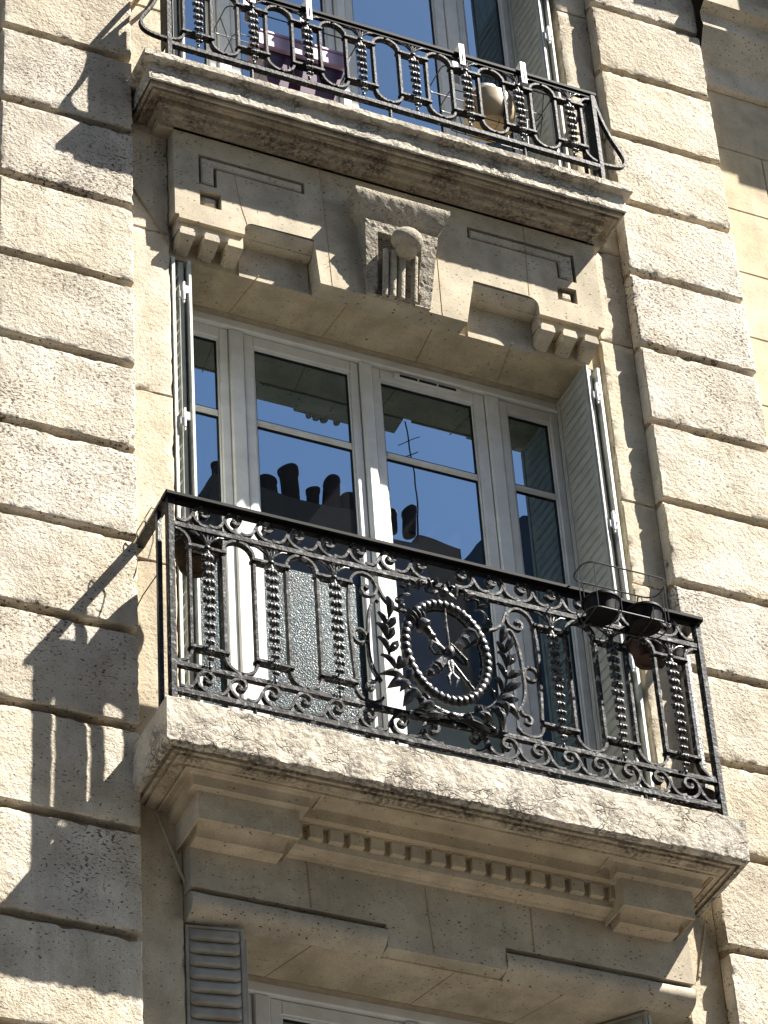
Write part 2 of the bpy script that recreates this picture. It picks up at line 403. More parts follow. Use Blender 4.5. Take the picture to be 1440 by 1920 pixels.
# string course on the right wall
prof = [(.0,4.93),(-.02,4.935),(-.03,4.945),(-.03,5.09),(-.04,5.10),(-.04,5.115),(-.05,5.13),(-.05,5.15),(-.062,5.17),(-.09,5.24),(-.115,5.295),(-.115,5.31),(-.105,5.33),(-.105,5.40),(-.16,5.44),(-.16,5.52),(-.13,5.54),(-.10,5.56),(-.10,5.75),(-.3,5.95),(-.3,6.3),(0,6.3)]
v = [(x, y, z) for x in (3.142, 4.6) for (y, z) in prof]; n = len(prof)
MB().add(v, [(i, i+1, n+i+1, n+i) for i in range(n-1)]).build('string_course', M['dressed'], B)
# unseen overhang right of the picture, added and stepped to cast the wall's shadow
mb = MB()
mb.box(3.86, 6.5, -.47, .0, 5.55, 9.5)
for k in range(6): mb.box(3.98+.06+.13*k, 6.5, -.47+.06*k, .0, 5.55-.06*(k+1), 5.55-.06*k)
mb.build('shade_overhang', M['dressed'], B)

MB().box(-4,6.5,-.76,.0,7.2,7.42).build('top_shade_slab', M['dressed'], B)  # unseen slab added overhead, sized to shade the upper window
MB().box(.1,2.42,-.07,.4,6.47,7.2).build('top_lintel', M['dressed'], B)
# margins (narrow wall strips between piers and openings)
def margin(x0, x1, cuts, seed):
    for k, (a, b) in enumerate(zip(cuts[:-1], cuts[1:])):
        rough_block(x0, x1, .0, .3, a+.0015, b-.0015, seed+k, amp=.0022, res=.03).build('margin_stone', M['margin'], B, smooth=True)
margin(-.024, .177, [-5,-3.6,-2.35,-1.42,-.02,.93,1.86,2.83,3.5,4.3,5.2,6.4], 90)
margin(2.336, 2.514, [-5,-3.6,-2.35,-1.42,-.02,1.44,1.92,2.9,3.5,4.3,5.2,6.4], 120)
MB().box(-.64,.176,.06,.34,-5,7).build('wall_core', M['mortar'], B)
MB().box(2.337,3.135,.06,.34,-5,7).build('wall_core', M['mortar'], B)

# --- lintel over the main window
LX0, LX1, YL = .178, 2.325, -.07
SZ = 2.72
back = plate([(.178,SZ),(2.335,SZ),(2.335,3.64),(.178,3.64)], [], .030, .35).build('lintel_core', M['soffit'], B)
arcL = [(.512+.042*(1-math.cos(t)), 2.915+.05*math.sin(t)) for t in [math.pi/2*i/6 for i in range(7)]]
outer = [(.178,2.905),(.197,2.905),(.197,2.885),(.512,2.885)] + arcL + [(.853,2.972),(.872,2.706),(1.600,2.706),(1.652,2.985),(1.94,2.982)]
arcR = [(1.985-.045*(1-math.cos(t)), 2.93+.05*math.sin(t)) for t in [math.pi/2*i/6 for i in range(6,-1,-1)]]
outer += arcR + [(1.985,2.885),(2.29,2.885),(2.29,2.905),(2.325,2.905),(2.325,3.455),(.178,3.455)]
hL = [(.297,3.322),(.82,3.322),(.82,3.248),(.385,3.248),(.385,3.132),(.297,3.132)]
hS = [(.299,3.095),(.403,3.095),(.403,2.998),(.299,2.998)]
hR = [(1.645,3.335),(2.205,3.335),(2.205,3.155),(2.105,3.155),(2.105,3.258),(1.645,3.258)]
hT = [(2.094,3.108),(2.196,3.108),(2.196,3.015),(2.094,3.015)]
lint = plate(outer, [hL,hS,hR,hT], YL, .032).build('lintel', M['dressed'], B)
def inset_bar(pts, y0, y1, bev, gap=.012):
    c = Vector((0,0)); n = len(pts)
    def off(p, d):
        res = []
        for i in range(n):
            a, b, c2 = Vector(p[i-1]), Vector(p[i]), Vector(p[(i+1)%n])
            d1 = (b-a).normalized(); d2 = (c2-b).normalized()
            n1 = Vector((d1.y,-d1.x)); n2 = Vector((d2.y,-d2.x))
            mm = (n1+n2); mm = mm/ max(.3, mm.dot(n1)) ; res.append(tuple(b+mm*d))
        return res
    p0 = off(pts, gap); p1 = off(pts, gap+bev)
    mb = MB(); v = [(p[0],y1,p[1]) for p in p0] + [(p[0],y0+bev,p[1]) for p in p0] + [(p[0],y0,p[1]) for p in p1]
    f = []
    for k in (0, n):
        f += [(k+i, k+(i+1)%n, k+n+(i+1)%n, k+n+i) for i in range(n)]
    mb.add(v, f)
    tri = geometry.tessellate_polygon([[Vector((p[0],p[1],0)) for p in p1]])
    mb.add([(p[0],y0,p[1]) for p in p1], tri); return mb
inset_bar(hL, -.070, .031, .007, .014).build('meander_relief', M['dressed'], B)
inset_bar(hR, -.070, .031, .007, .014).build('meander_relief', M['dressed'], B)
inset_bar(hS, -.058, .031, .02).build('square_relief', M['dressed'], B)
inset_bar(hT, -.058, .031, .02).build('square_relief', M['dressed'], B)
# quarter-round mouldings inside the two notches
for xa, xb, z in ((.516,.854,2.962),(1.648,1.982,2.972)):
    pr = [(-.066, z), (-.058, z-.02), (-.040, z-.042), (-.026,z-.052), (-.026,z-.060), (-.014,z-.066), (.024,z-.066)]
    v = [(x, y, zz) for x in (xa, xb) for (y, zz) in pr]; n = len(pr)
    MB().add(v, [(i, i+1, n+i+1, n+i) for i in range(n-1)]).build('notch_moulding', M['dressed'], B, smooth=True)
    MB().box(xa, xb, .022, .029, 2.712, z-.064).build('notch_panel', M['dressed'], B)
# mutules
def mutule():
    mb = MB(); w = .036
    fr = [(-w,-.07,2.827),(w,-.07,2.827),(w,-.07,2.792),(-w,-.07,2.792)]
    v = [(-w*.8,-.07,2.832),(w*.8,-.07,2.832),(w,-.07,2.812),(w,-.07,2.790),(-w,-.07,2.790),(-w,-.07,2.812),
         (-w*.8,.031,2.832),(w*.8,.031,2.832),(w,.031,2.812),(w,.031,2.755),(-w,.031,2.755),(-w,.031,2.812),
         (-w*.72,-.045,2.765),(w*.72,-.045,2.765),(-w*.6,.031,2.745),(w*.6,.031,2.745)]
    f = [(0,1,2,3,4,5),(0,6,7,1),(1,7,8,2),(2,8,9,3),(5,4,10,11),(0,5,11,6),(4,3,13,12),(3,9,15,13),(4,12,14,10),(12,13,15,14)]
    return mb.add(v, f)
m0 = mutule().build('mutule', M['dressed'], B, loc=(.235,0,0))
for x in (.352,.464,2.020,2.134,2.246): inst(m0, B, (x,0,0))
MB().box(.197,.512,-.045,.031,2.83,2.886).build('mutule_band', M['dressed'], B)
MB().box(1.985,2.29,-.045,.031,2.83,2.886).build('mutule_band', M['dressed'], B)
# soffit joints and face joints
def joint(pts, w=.0035, mat='mortar', name='mortar_joint'):
    return MB().tube(pts, w, 5).build(name, M[mat], B)
for x0, x1 in ((.60,.56),(1.05,1.02),(1.47,1.50),(1.86,1.92)):
    joint([(x0,-.0,SZ+.001),(x1,.31,SZ+.001)], .003)
joint([(.93,YL,2.71),(.92,YL,3.0),(.90,YL,3.45)], .0022); joint([(1.475,YL,2.71),(1.475,YL,3.45)], .0025)
joint([(.47,YL,3.25),(.50,YL,3.05),(.53,YL,2.93)], .002); joint([(1.95,YL,3.45),(1.94,YL,2.99)], .002)

# --- keystone
K = empty('keystone', (0,0,0), B)
cap = [(-.075,3.275),(-.195,3.262),(-.197,3.243),(-.185,3.21),(-.17,3.17),(-.148,3.13),(-.13,3.105),(-.075,3.10)]
cornice(cap, 1.018, 1.497, 44, .0022, 26, .012, yback=-.07).build('keystone_cap', M['keystone'], K, smooth=True)
nn = 22; v = []; f = []
rng = [(z, -.163+(3.10-z)/.39*.075) for z in [3.10-.39*i/nn for i in range(nn+1)]]
for z, y in rng:
    t = (3.10-z)/.39; xl, xr = 1.072+.022*t, 1.437-.03*t
    row = [(xl,-.07,z)] + [(xl+(xr-xl)*i/24, y, z) for i in range(25)] + [(xr,-.07,z)]
    for i, q in enumerate(row):
        if 0 < i < 26:
            x = q[0]; d = 0
            if 1.145 < x < 1.345 and z < 3.03: d = .028   # sunk centre channel
            row[i] = (q[0], q[1] + d + .0028*fbm(q, 28) + .002*fbm(q, 60), q[2])
    v += row
w = 27
for i in range(nn):
    for k in range(w-1): f.append((i*w+k, i*w+k+1, (i+1)*w+k+1, (i+1)*w+k))
MB().add(v, f).build('keystone_body', M['keystone'], K)
mb = MB(); mb.ball((1.262,-.192,2.995), .068, (1.12,.9,.95), 24, 16); mb.build('keystone_ball', M['keystone'], K, smooth=True)
MB().lathe([(.0001,.0),(.030,.0),(.044,.012),(.052,.028),(.046,.036)], (1.262,-.172,2.915), 18).build('keystone_husk', M['keystone'], K, smooth=True)
for x, r in ((1.175,.014),(1.212,.018),(1.252,.02),(1.318,.016)):
    MB().tube([(x,-.145,2.95),(x,-.135,2.90),(x,-.10,2.706)], r, 10).build('keystone_flute', M['keystone'], K, smooth=True)

MB().box(1.094,1.407,-.088,-.068,2.7065,2.7125).build('keystone_foot', M['keystone'], K)
# --- upper balcony ledge
lprof = [(.2,3.69),(-.276,3.69),(-.284,3.684),(-.284,3.650),(-.278,3.644),(-.246,3.641),(-.246,3.62),(-.252,3.60),(-.252,3.534),(-.246,3.528)]
def led(q): return 1.0 if q[1] < -.2 or q[2] < 3.66 else .3
cornice(lprof, -.038, 2.452, 260, .0042, 19, .008, led).build('upper_balcony_slab', M['weathered'], B, smooth=True)
lp2 = [(-.247,3.535),(-.243,3.548),(-.235,3.548),(-.233,3.512),(-.223,3.510),(-.221,3.520),(-.215,3.520),(-.213,3.498),(-.205,3.500),(-.192,3.512),(-.178,3.520),(-.168,3.518),(-.166,3.482),(-.142,3.480),(-.141,3.452),(-.122,3.450),(-.120,3.462),(-.071,3.460)]
cornice(lp2, -.038+.033, 2.452-.033, 90, .0018, 9, .006, yback=0).build('upper_cornice_moulding', M['stained'], B, smooth=True)
MB().box(.1,2.36,-.07,.0,3.44,3.66).build('cornice_core', M['soffit'], B)

# --- main balcony slab and cornice
sprof = [(.25,-.078),(-.425,-.078),(-.431,-.084),(-.431,-.282),(-.425,-.289),(-.402,-.291)]
cornice(sprof, -.052, 2.444, 260, .0055, 13, .009, lambda q: 1.15 if q[2] < -.255 else .8).build('balcony_slab', M['weathered'], B, smooth=True)
sp2 = [(-.404,-.283),(-.398,-.276),(-.388,-.276),(-.385,-.292),(-.372,-.293),(-.370,-.284),(-.362,-.286),(-.360,-.297),(-.318,-.300),(-.315,-.307)]
cornice(sp2, -.052+.027, 2.444-.027, 90, .003, 8, .006).build('drip_moulding', M['stained'], B, smooth=True)
def cove(y0, z0, y1, z1, k=7, bulge=.5):   # concave quarter
    return [(y0+(y1-y0)*math.sin(math.pi/2*i/k), z0+(z1-z0)*(1-math.cos(math.pi/2*i/k))) for i in range(k+1)]
# centre part over the dentils and the two end blocks
def run(prof, x0, x1, name, mat, sub=.0, nx=24, amp=.0015):
    P = prof; v = []; f = []; n = len(P)
    for i in range(nx+1):
        x = x0+(x1-x0)*i/nx
        for (y, z) in P:
            q = (x, y, z); v.append((x, y+amp*fbm(q, 12), z+amp*fbm((x+4,y,z), 12)))
    for i in range(nx):
        for k in range(n-1): f.append((i*n+k, i*n+k+1, (i+1)*n+k+1, (i+1)*n+k))
    mb = MB().add(v, f)
    return mb.build(name, M[mat], B, smooth=True)
cen = [(-.316,-.296)] + [(-.315,-.308),(-.302,-.308),(-.300,-.296),(-.27,-.288),(-.24,-.290),(-.215,-.302),(-.208,-.318)] + [(-.206,-.345),(-.178,-.347),(-.178,-.352),(-.150,-.352)]
run(cen, .50, 2.02, 'cornice_cove', 'soffit', nx=60)
MB().box(.50,2.02,-.151,-.07,-.44,-.30).build('dentil_band', M['soffit'], B)
low = [(-.152,-.411),(-.137,-.411),(-.137,-.421),(-.132,-.424),(-.124,-.436),(-.108,-.443),(-.090,-.4445),(-.088,-.450),(-.070,-.451)]
run(low, .50, 2.02, 'torus_moulding', 'soffit', nx=60, amp=.001)
d0 = None
for k in range(17):
    x = .615+.0868*(k-.5)
    if d0 is None: d0 = MB().bbox(-.029,.029,-.176,-.150,-.411,-.353,.002).build('dentil', M['soffit'], B, loc=(x,0,0))
    else: inst(d0, B, (x,0,0))
endp = [(-.316,-.298)] + [(-.315,-.308),(-.308,-.308),(-.306,-.298),(-.292,-.296),(-.275,-.305),(-.270,-.320)] + [(-.27,-.347),(-.238,-.349),(-.238,-.474),(-.226,-.475),(-.218,-.462),(-.202,-.452),(-.182,-.449),(-.163,-.454),(-.150,-.466),(-.144,-.481),(-.143,-.492),(-.070,-.493)]
def endblock(xl, xr, mit_l, mit_r):
    yr = -.238
    v = []; f = []; n = len(endp); cols = []
    for side in (0, 1, 2, 3):
        for (y, z) in endp:
            t = (y-yr)*1.0
            tl = t if t < 0 else t*.3
            xa, xb = xl+tl, xr-tl
            
            v.append(((xa, -.0, z), (xa, y, z), (xb, y, z), (xb, -.0, z))[side])
    for s in range(3):
        for i in range(n-1): f.append((s*n+i, s*n+i+1, (s+1)*n+i+1, (s+1)*n+i))
    MB().add(v, f).build('cornice_end_block', M['soffit'], B, smooth=True)
endblock(.146, .560, True, True); endblock(1.952, 2.272, True, True)
MB().box(.06,2.34,-.33,.0,-.30,-.10).build('slab_core', M['soffit'], B)

# --- lintel over the window below
lo = [(.177,-.448),(2.33,-.448),(2.33,-.665),(1.492,-.665),(1.492,-.765),(.985,-.765),(.985,-.665),(.177,-.665)]
plate([(.177,-.30),(2.33,-.30),(2.33,-.668),(1.492,-.668),(1.492,-.772),(.985,-.772),(.985,-.668),(.177,-.668)], [], YL, -.001).build('lower_lintel', M['dressed'], B)
plate([(.177,-.30),(2.335,-.30),(2.335,-.78),(.177,-.78)], [], -.001, .35).build('lower_lintel_core', M['soffit'], B)
for xa, xb in ((.177,.985),(1.492,2.33)):
    pr = [(-.028,-.672)] + [(-.034-.046*math.sin(a), -.724+.048*math.cos(a)) for a in [math.pi*(.02+.9*i/10) for i in range(11)]] + [(-.0,-.785)]
    run(pr, xa+.004, xb-.004, 'roll_moulding', 'dressed', nx=30)
    for x in (xa+.004, xb-.004):
        MB().add([(x, y, z) for y, z in pr]+[(x,0,-.672)], [tuple(range(len(pr)+1))]).build('roll_end', M['dressed'], B)
for x0, x1 in ((.70,.60),(1.30,1.22),(1.78,1.66)):
    joint([(x0,-.0,-.779),(x1,.31,-.779)], .003)
joint([(.66,YL,-.46),(.67,YL,-.66)], .003); joint([(1.16,YL,-.46),(1.18,YL,-.76)], .0022); joint([(1.62,YL,-.46),(1.62,YL,-.66)], .003)
joint([(.06,-.003,-.30),(.183,-.003,-.62)], .006, 'margin', 'repair_seam'); joint([(-.0,-.003,3.07),(.175,-.003,2.76)], .004, 'groove', 'repair_seam')
joint([(2.475,-.003,-.27),(2.40,-.003,-.58)], .006, 'margin', 'repair_seam')

# --- reveals
for z0, z1 in ((-.10,SZ),(3.66,6.6),(-4.2,-.78)):
    MB().box(.10,.178,.012,.45,z0,z1).build('reveal', M['soffit'], B)
    MB().box(2.336,2.42,.012,.45,z0,z1).build('reveal', M['soffit'], B)
MB().box(.1,2.42,.25,.5,-.40,-.082).build('door_sill', M['soffit'], B)
MB().box(.1,2.42,.25,.5,3.35,3.686).build('door_sill', M['soffit'], B)

# ------------------------------------------------------------------ windows
def frame_rect(mb, x0, x1, z0, z1, w, y0, y1, b=.004, sides='lrtb'):
    wl = w if 'l' in sides else 0
    mb.bbox(x0, x0+w, y0, y1, z0, z1, b); mb.bbox(x1-w, x1, y0, y1, z0, z1, b)
    if 't' in sides: mb.bbox(x0+w, x1-w, y0+.0012, y1, z1-w, z1, b)
    if 'b' in sides: mb.bbox(x0+w, x1-w, y0+.0012, y1, z0, z0+w, b)
def window(dz, label, glassmat, frost=True, curtain=False, ztop=2.715):
    W = empty('window', (0,0,0), B); W['label'] = label
    yF = .30
    zb, zt = -.08+dz, ztop+dz
    mb = MB()
    mb.bbox(.20,2.32,yF-.004,.42,zt-.05,zt,.006)         # head
    mb.bbox(.20,.262,yF,.42,zb,zt-.05,.006); mb.bbox(2.245,2.32,yF,.42,zb,zt-.05,.006)
    mb.bbox(.580,.648,yF+.004,.42,zb,zt-.05,.006); mb.bbox(1.862,1.930,yF+.004,.42,zb,zt-.05,.006)
    mb.build('frame', M['paint'], W)
    MB().bbox(.18,2.335,yF-.03,yF+.004,zt-.006,zt+.03,.008).build('frame_fillet', M['trim'], W)
    yS = .316
    for (a, b, pa, pb) in ((.262,.580,.318,.526),(.648,1.222,.708,1.171),(1.283,1.862,1.336,1.796),(1.930,2.245,1.984,2.193)):
        s = MB(); z0, z1 = zb+.02, zt-.052; py = 2.59+dz; q0 = .18+dz
        s.bbox(a+.002, pa-.008, yS, .36, z0, z1, .005); s.bbox(pb+.008, b-.002, yS, .36, z0, z1, .005)
        s.bbox(pa-.008, pb+.008, yS+.001, .36, py+.008, z1, .005); s.bbox(pa-.008, pb+.008, yS+.001, .36, z0, q0-.008, .005)
        # glazing beads
        g = MB(); yb = yS+.008
        g.bbox(pa-.0085, pa, yb, .356, q0-.008, py+.008, .003); g.bbox(pb, pb+.0085, yb, .356, q0-.008, py+.008, .003)
        g.bbox(pa, pb, yb, .356, py, py+.0085, .003); g.bbox(pa, pb, yb, .356, q0-.008, q0, .003)
        so = s.build('sash', M['paint'], W); g.build('glazing_bead', M['paint'], W)
        MB().bbox(pa, pb, yS+.006, .352, 2.136+dz, 2.172+dz, .010).build('muntin', M['paint'], W)
        mb = MB(); e = .006
        for (c, d) in ((2.172+dz, py), (q0, 2.136+dz)):
            mb.box(pa, pa+e, .334,.343, c, d); mb.box(pb-e, pb, .334,.343, c, d); mb.box(pa+e, pb-e, .334,.343, d-e, d); mb.box(pa+e, pb-e, .334,.343, c, c+e)
        mb.build('gasket', M['gasket'], W)
        MB().box(pa, pb, .340, .346, 2.15+dz, py+.002).build('pane', glassmat, W)
        if frost and a < 1.0:  # right lights kept plain and dark to stand in for their shade
            MB().box(pa, pb, .3402, .346, 1.36+dz, 2.149+dz).build('pane', glassmat, W)
            MB().box(pa, pb, .3404, .346, q0-.002, 1.3595+dz).build('frosted_pane', M['frosted'], W)
        else:
            MB().box(pa, pb, .3402, .346, q0-.002, 2.149+dz).build('pane', glassmat, W)
    MB().bbox(1.224,1.281,yF-.008,.36,zb+.01,zt-.052,.012).build('centre_cover_strip', M['paint'], W)
    for (x0, x1) in ((.20,.262),(2.245,2.32)): pass
    if curtain:
        for (a, b) in ((.30,.98),(1.62,2.25)):
            n = 60; v = []
            for i in range(n+1):
                x = a+(b-a)*i/n; y = .46+.02*math.sin(i*1.25)+.006*math.sin(i*.5)
                v += [(x,y,zb),(x,y,zt)]
            MB().add(v, [(2*i,2*i+2,2*i+3,2*i+1) for i in range(n)]).build('curtain', M['curtain'], W, smooth=True)
    # room behind
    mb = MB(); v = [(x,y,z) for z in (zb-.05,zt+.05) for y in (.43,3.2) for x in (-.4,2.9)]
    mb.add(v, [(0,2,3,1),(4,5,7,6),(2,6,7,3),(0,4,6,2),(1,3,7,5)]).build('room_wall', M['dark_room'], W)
    return W
W1 = window(0, 'white four light casement window behind the main balcony', M['glass'])
mb = MB(); mb.bbox(1.40,1.735,.304,.318,2.625,2.655,.003)
v = mb.build('ventilation_grille', M['paint'], W1)
mb = MB()
for k in range(3): mb.box(1.425+.098*k, 1.515+.098*k, .3035,.306, 2.632,2.648)
mb.build('ventilation_slot', M['gasket'], W1)
window(3.765, 'upper window with pale curtains behind the upper balcony', M['glass_up'], frost=False, curtain=True)
window(-3.50, 'lower window under the balcony cornice', M['glass'], frost=False)

# ------------------------------------------------------------------ shutters
def slat_mesh(w, h=.056, lip=1.0):
    # pressed louvre: a convex lip that overlaps the next one
    n = 10; v = []; f = []
    prof = [(0.0, .004), (-.004, .0), (-.016, .004), (-.019, .012), (-.014, .030), (-.005, .048), (0.0, h)]
    for i in range(n+1):
        t = i/n; e = min(1, min(t, 1-t)*n*.9)
        for (y, z) in prof: v.append((w*t, y*e*lip, z+ (1-e)*.012))
    m = len(prof)
    for i in range(n):
        for k in range(m-1): f.append((i*m+k, (i+1)*m+k, (i+1)*m+k+1, i*m+k+1))
    return MB().add(v, f)
def panel(name, label, p0, p1, z0, z1, mat, edge, slats=(0,99), flip=False, th=.018, fr=.022):
    """folding shutter leaf from p0 to p1 in plan"""
    a = Vector(p0); b = Vector(p1); d = b-a; w = d.length; ang = math.atan2(d.y, d.x)
    S = empty(name, (a.x, a.y, 0), B); S.rotation_euler = (0,0,ang); S['label'] = label
    mb = MB(); mb.bbox(0,fr,-.006,th,z0,z1,.002); mb.bbox(w-fr,w,-.006,th,z0,z1,.002); mb.bbox(fr,w-fr,-.006,th,z1-fr,z1,.002); mb.bbox(fr,w-fr,-.006,th,z0,z0+fr,.002)
    mb.build('shutter_frame', M[edge], S)
    MB().box(fr,w-fr,.002,th-.004,z0+fr,z1-fr).build('backing', M[mat], S)
    sm = None; h = .0565; k = 0; z = z1-fr-h
    while z > z0+fr:
        if slats[0] <= z <= slats[1]:
            if sm is None: sm = slat_mesh(w-2*fr, h, .55 if mat == 'shutter' else 1.15).build('slat', M[mat], S, smooth=True, loc=(fr,0,z))
            else: inst(sm, S, (fr,0,z))
        z -= h; k += 1
    return S
# right stack, main window: the inner leaf shows its louvres
panel('shutter', 'innermost folded leaf of the right shutter with slanting louvres', (2.236,.290), (2.236,.004), -.06, 2.71, 'shutter', 'shutter', (-.1,3), th=.016)
for i, (x, w) in enumerate(((2.2365,.009),(2.262,.013),(2.292,.016))):
    mb = MB().bbox(x, x+w, -.004 if i != 1 else .02, .285, -.06, 2.705, .002)
    o = mb.build('shutter_leaf_edge', M['shutter_edge'] if i != 1 else M['shutter'], B)
for i, (x, w) in enumerate(((.183,.016),(.224,.024),(.262,.014))):
    mb = MB().bbox(x, x+w, -.002 if i != 1 else .02, .27, -.06, 2.70, .002)
    mb.build('shutter_leaf_edge', M['shutter_edge'] if i != 1 else M['shutter'], B)
st = MB()
tp = None
for k in range(40):
    z = .05+.066*k
    m_ = None
    if tp is None:
        tp = MB().add([(.205,.02,z-.05),(.205,.02,z-.035),(.219,.004,z-.02-.05+.05),(.219,.004,z-.012),(.219,.03,z-.012),(.219,.03,z-.02)], [(0,2,3,1),(2,5,4,3),(0,1,4,5)]).build('louvre_tip', M['shutter'], B)
    else: inst(tp, B, (0,0,z-.05))
def hinge(x, z, s=1):
    mb = MB(); mb.bbox(x-.018*s if s > 0 else x, x if s > 0 else x+.018, -.012,-.003, z-.045, z-.005, .001)
    mb.box(x-.002, x+.005, -.02,-.003, z-.06, z+.045); mb.bbox(x+.004, x+.026, -.012,-.003, z-.01, z+.032, .001)
    mb.tube([(x+.001,-.010,z-.075),(x+.001,-.010,z+.045)], .005, 8)
    return mb.build('hinge', M['white_plastic'], B)
hinge(2.272, 2.545); hinge(2.272, 1.775); hinge(.232, 2.50, 1); hinge(.222, 1.755, 1); hinge(.232, 1.0); hinge(2.272, 1.0)
# upper window right leaf
panel('shutter', 'folded leaf of the upper right shutter beside the upper balcony', (2.232,.290), (2.232,.004), 3.70, 6.4, 'shutter', 'shutter', (3.7,5.6), th=.016)
for i, (x, w) in enumerate(((2.2325,.009),(2.258,.013),(2.282,.014))):
    MB().bbox(x, x+w, -.002 if i != 1 else .02, .285, 3.70, 6.4, .002).build('shutter_leaf_edge', M['shutter_edge'] if i == 0 else M['shutter'], B)
for i, (x, w) in enumerate(((.183,.016),(.224,.024),(.262,.014))):
    MB().bbox(x, x+w, -.002 if i != 1 else .02, .27, 3.70, 6.4, .002).build('shutter_leaf_edge', M['shutter_edge'] if i != 1 else M['shutter'], B)
hinge(2.262, 4.98)
# lower window leaves
panel('shutter', 'old grey louvred leaf of the lower left shutter, half open', (.178,.0), (.396,-.040), -3.2, -.80, 'shutter_old', 'shutter_old', (-1.6,0), fr=.012)
panel('shutter', 'second folded leaf behind the lower left shutter', (.404,-.040), (.43,.20), -3.2, -.84, 'shutter_old', 'shutter_old', (-1.6,-1.5), fr=.02)
panel('shutter', 'old grey leaf of the lower right shutter swung inwards', (1.97,.20), (2.135,.0), -3.2, -.79, 'shutter_old', 'shutter_old', (-1.4,0), fr=.014)
MB().bbox(2.142,2.155,-.0,.20,-3.2,-.80,.002).build('shutter_leaf_edge', M['shutter_edge'], B)

# ------------------------------------------------------------------ railings
def spiral(c, r0, turns, a0, n=18, sgn=1, r1=.0):
    return [(c[0]+(r0+(r1-r0)*i/n)*math.cos(a0+sgn*2*math.pi*turns*i/n), c[1]+(r0+(r1-r0)*i/n)*math.sin(a0+sgn*2*math.pi*turns*i/n)) for i in range(n+1)]
def smooth_pts(p, it=2):
    for _ in range(it):
        q = [p[0]]
        for a, b in zip(p[:-1], p[1:]):
            q.append((a[0]*.75+b[0]*.25, a[1]*.75+b[1]*.25)); q.append((a[0]*.25+b[0]*.75, a[1]*.25+b[1]*.75))
        q.append(p[-1]); p = q
    return p
def scroll_mesh(y0, y1, mir=1):
    # running-dog scroll, origin at the eye of the curl; bar w .009
    stem = smooth_pts([(-.104,-.055),(-.080,-.062),(-.058,-.052),(-.040,-.022),(-.030,.008),(-.014,.030),(.008,.038),(.030,.026),(.036,.004),(.026,-.013),(.008,-.016),(-.003,-.004),(.003,.006)])
    tail = smooth_pts([(-.030,.006),(-.033,-.016),(-.024,-.040),(-.002,-.060),(.028,-.066),(.05,-.062)])
    mb = MB(); mb.strip([(x*mir, z) for x, z in stem], lambda t: .0115 if t < .85 else .009, y0, y1)
    mb.strip([(x*mir, z) for x, z in tail], .011, y0+.001, y1-.001)
    mb.lathe([(.0001,-.001),(.006,-.001),(.0075,.002),(.0075,y1-y0)], (.002*mir, y0-.001, .001), 10, 'y')
    return mb
def half_circle(cx, cz, rx, rz, a0, a1, n=14): return [(cx+rx*math.cos(a0+(a1-a0)*i/n), cz+rz*math.sin(a0+(a1-a0)*i/n)) for i in range(n+1)]
def garland_mesh(H):
    """string of bell-flowers hanging down, origin at the top"""
    rnd = random.Random(4); mb = MB(); z = -.0; k = 0
    mb.tube([(0,.004,.0),(0,.004,-H)], .004, 6)
    mb.ball((0,-.004,-.018), .014, (.9,.9,1.2), 8, 6); z = -.045
    while z > -H+.012:
        t = -z/H; s = (1.0 if t < .45 else 1.0-.42*(t-.45)/.55)
        for (dx, ang) in ((-.0125+rnd.uniform(-.003,.003),.7),(.0125+rnd.uniform(-.003,.003),-.7),(rnd.uniform(-.003,.003),0)):
            R = Matrix.Rotation(ang+rnd.uniform(-.15,.15), 3, 'Y')
            mb.ball((dx*s+rnd.uniform(-.001,.001), -.010-(.008 if dx == 0 else 0), z+(.008 if dx else -.006)), .0155*s, (.72,.8,1.25), 8, 5, R)
            mb.ball((dx*1.25*s, -.020, z+(.004 if dx else -.012)), .0065*s, (1,1,1.2), 6, 4)
            mb.ball((dx*1.55*s, -.004, z+.016*s), .006*s, (1,1,1), 6, 4)
        z -= .043*(.8+.2*s); k += 1
    mb.ball((0,-.004,-H), .008, (.8,.8,1.4), 7, 5)
    return mb
def fleuron_mesh():
    # three fingers fanning up to the rail and two side leaves; origin on the cross bar
    mb = MB()
    for s in (-1, 0, 1):
        mb.tube([(0+.004*s,-.004,.0),(.006*s,-.008,.02),(.012*s,-.010,.042),(.020*s,-.006,.060),(.025*s,-.012,.058)], [.006,.0055,.005,.0055,.006], 7)
        if s: mb.tube([(.010*s,-.002,.030),(.030*s,-.004,.050),(.05*s,-.003,.066),(.072*s,-.003,.070)], [.004,.0055,.006,.003], 7)
    mb.ball((0,-.006,.0), .012, (1.3,1,.9), 10, 6); mb.ball((0,-.006,-.018), .008, (1,1,1), 8, 5)
    return mb
def loop_mesh(w, zt, zb, za, zc, y0, y1):
    # upright stadium: arch top, two straight sides, arch bottom
    r = w/2
    pts = half_circle(0, za, r, zt-za, math.pi, 0) + half_circle(0, zc, r, zc-zb, 0, -math.pi)
    pts.append(pts[0]); return MB().strip(pts, .0115, y0, y1+.012)

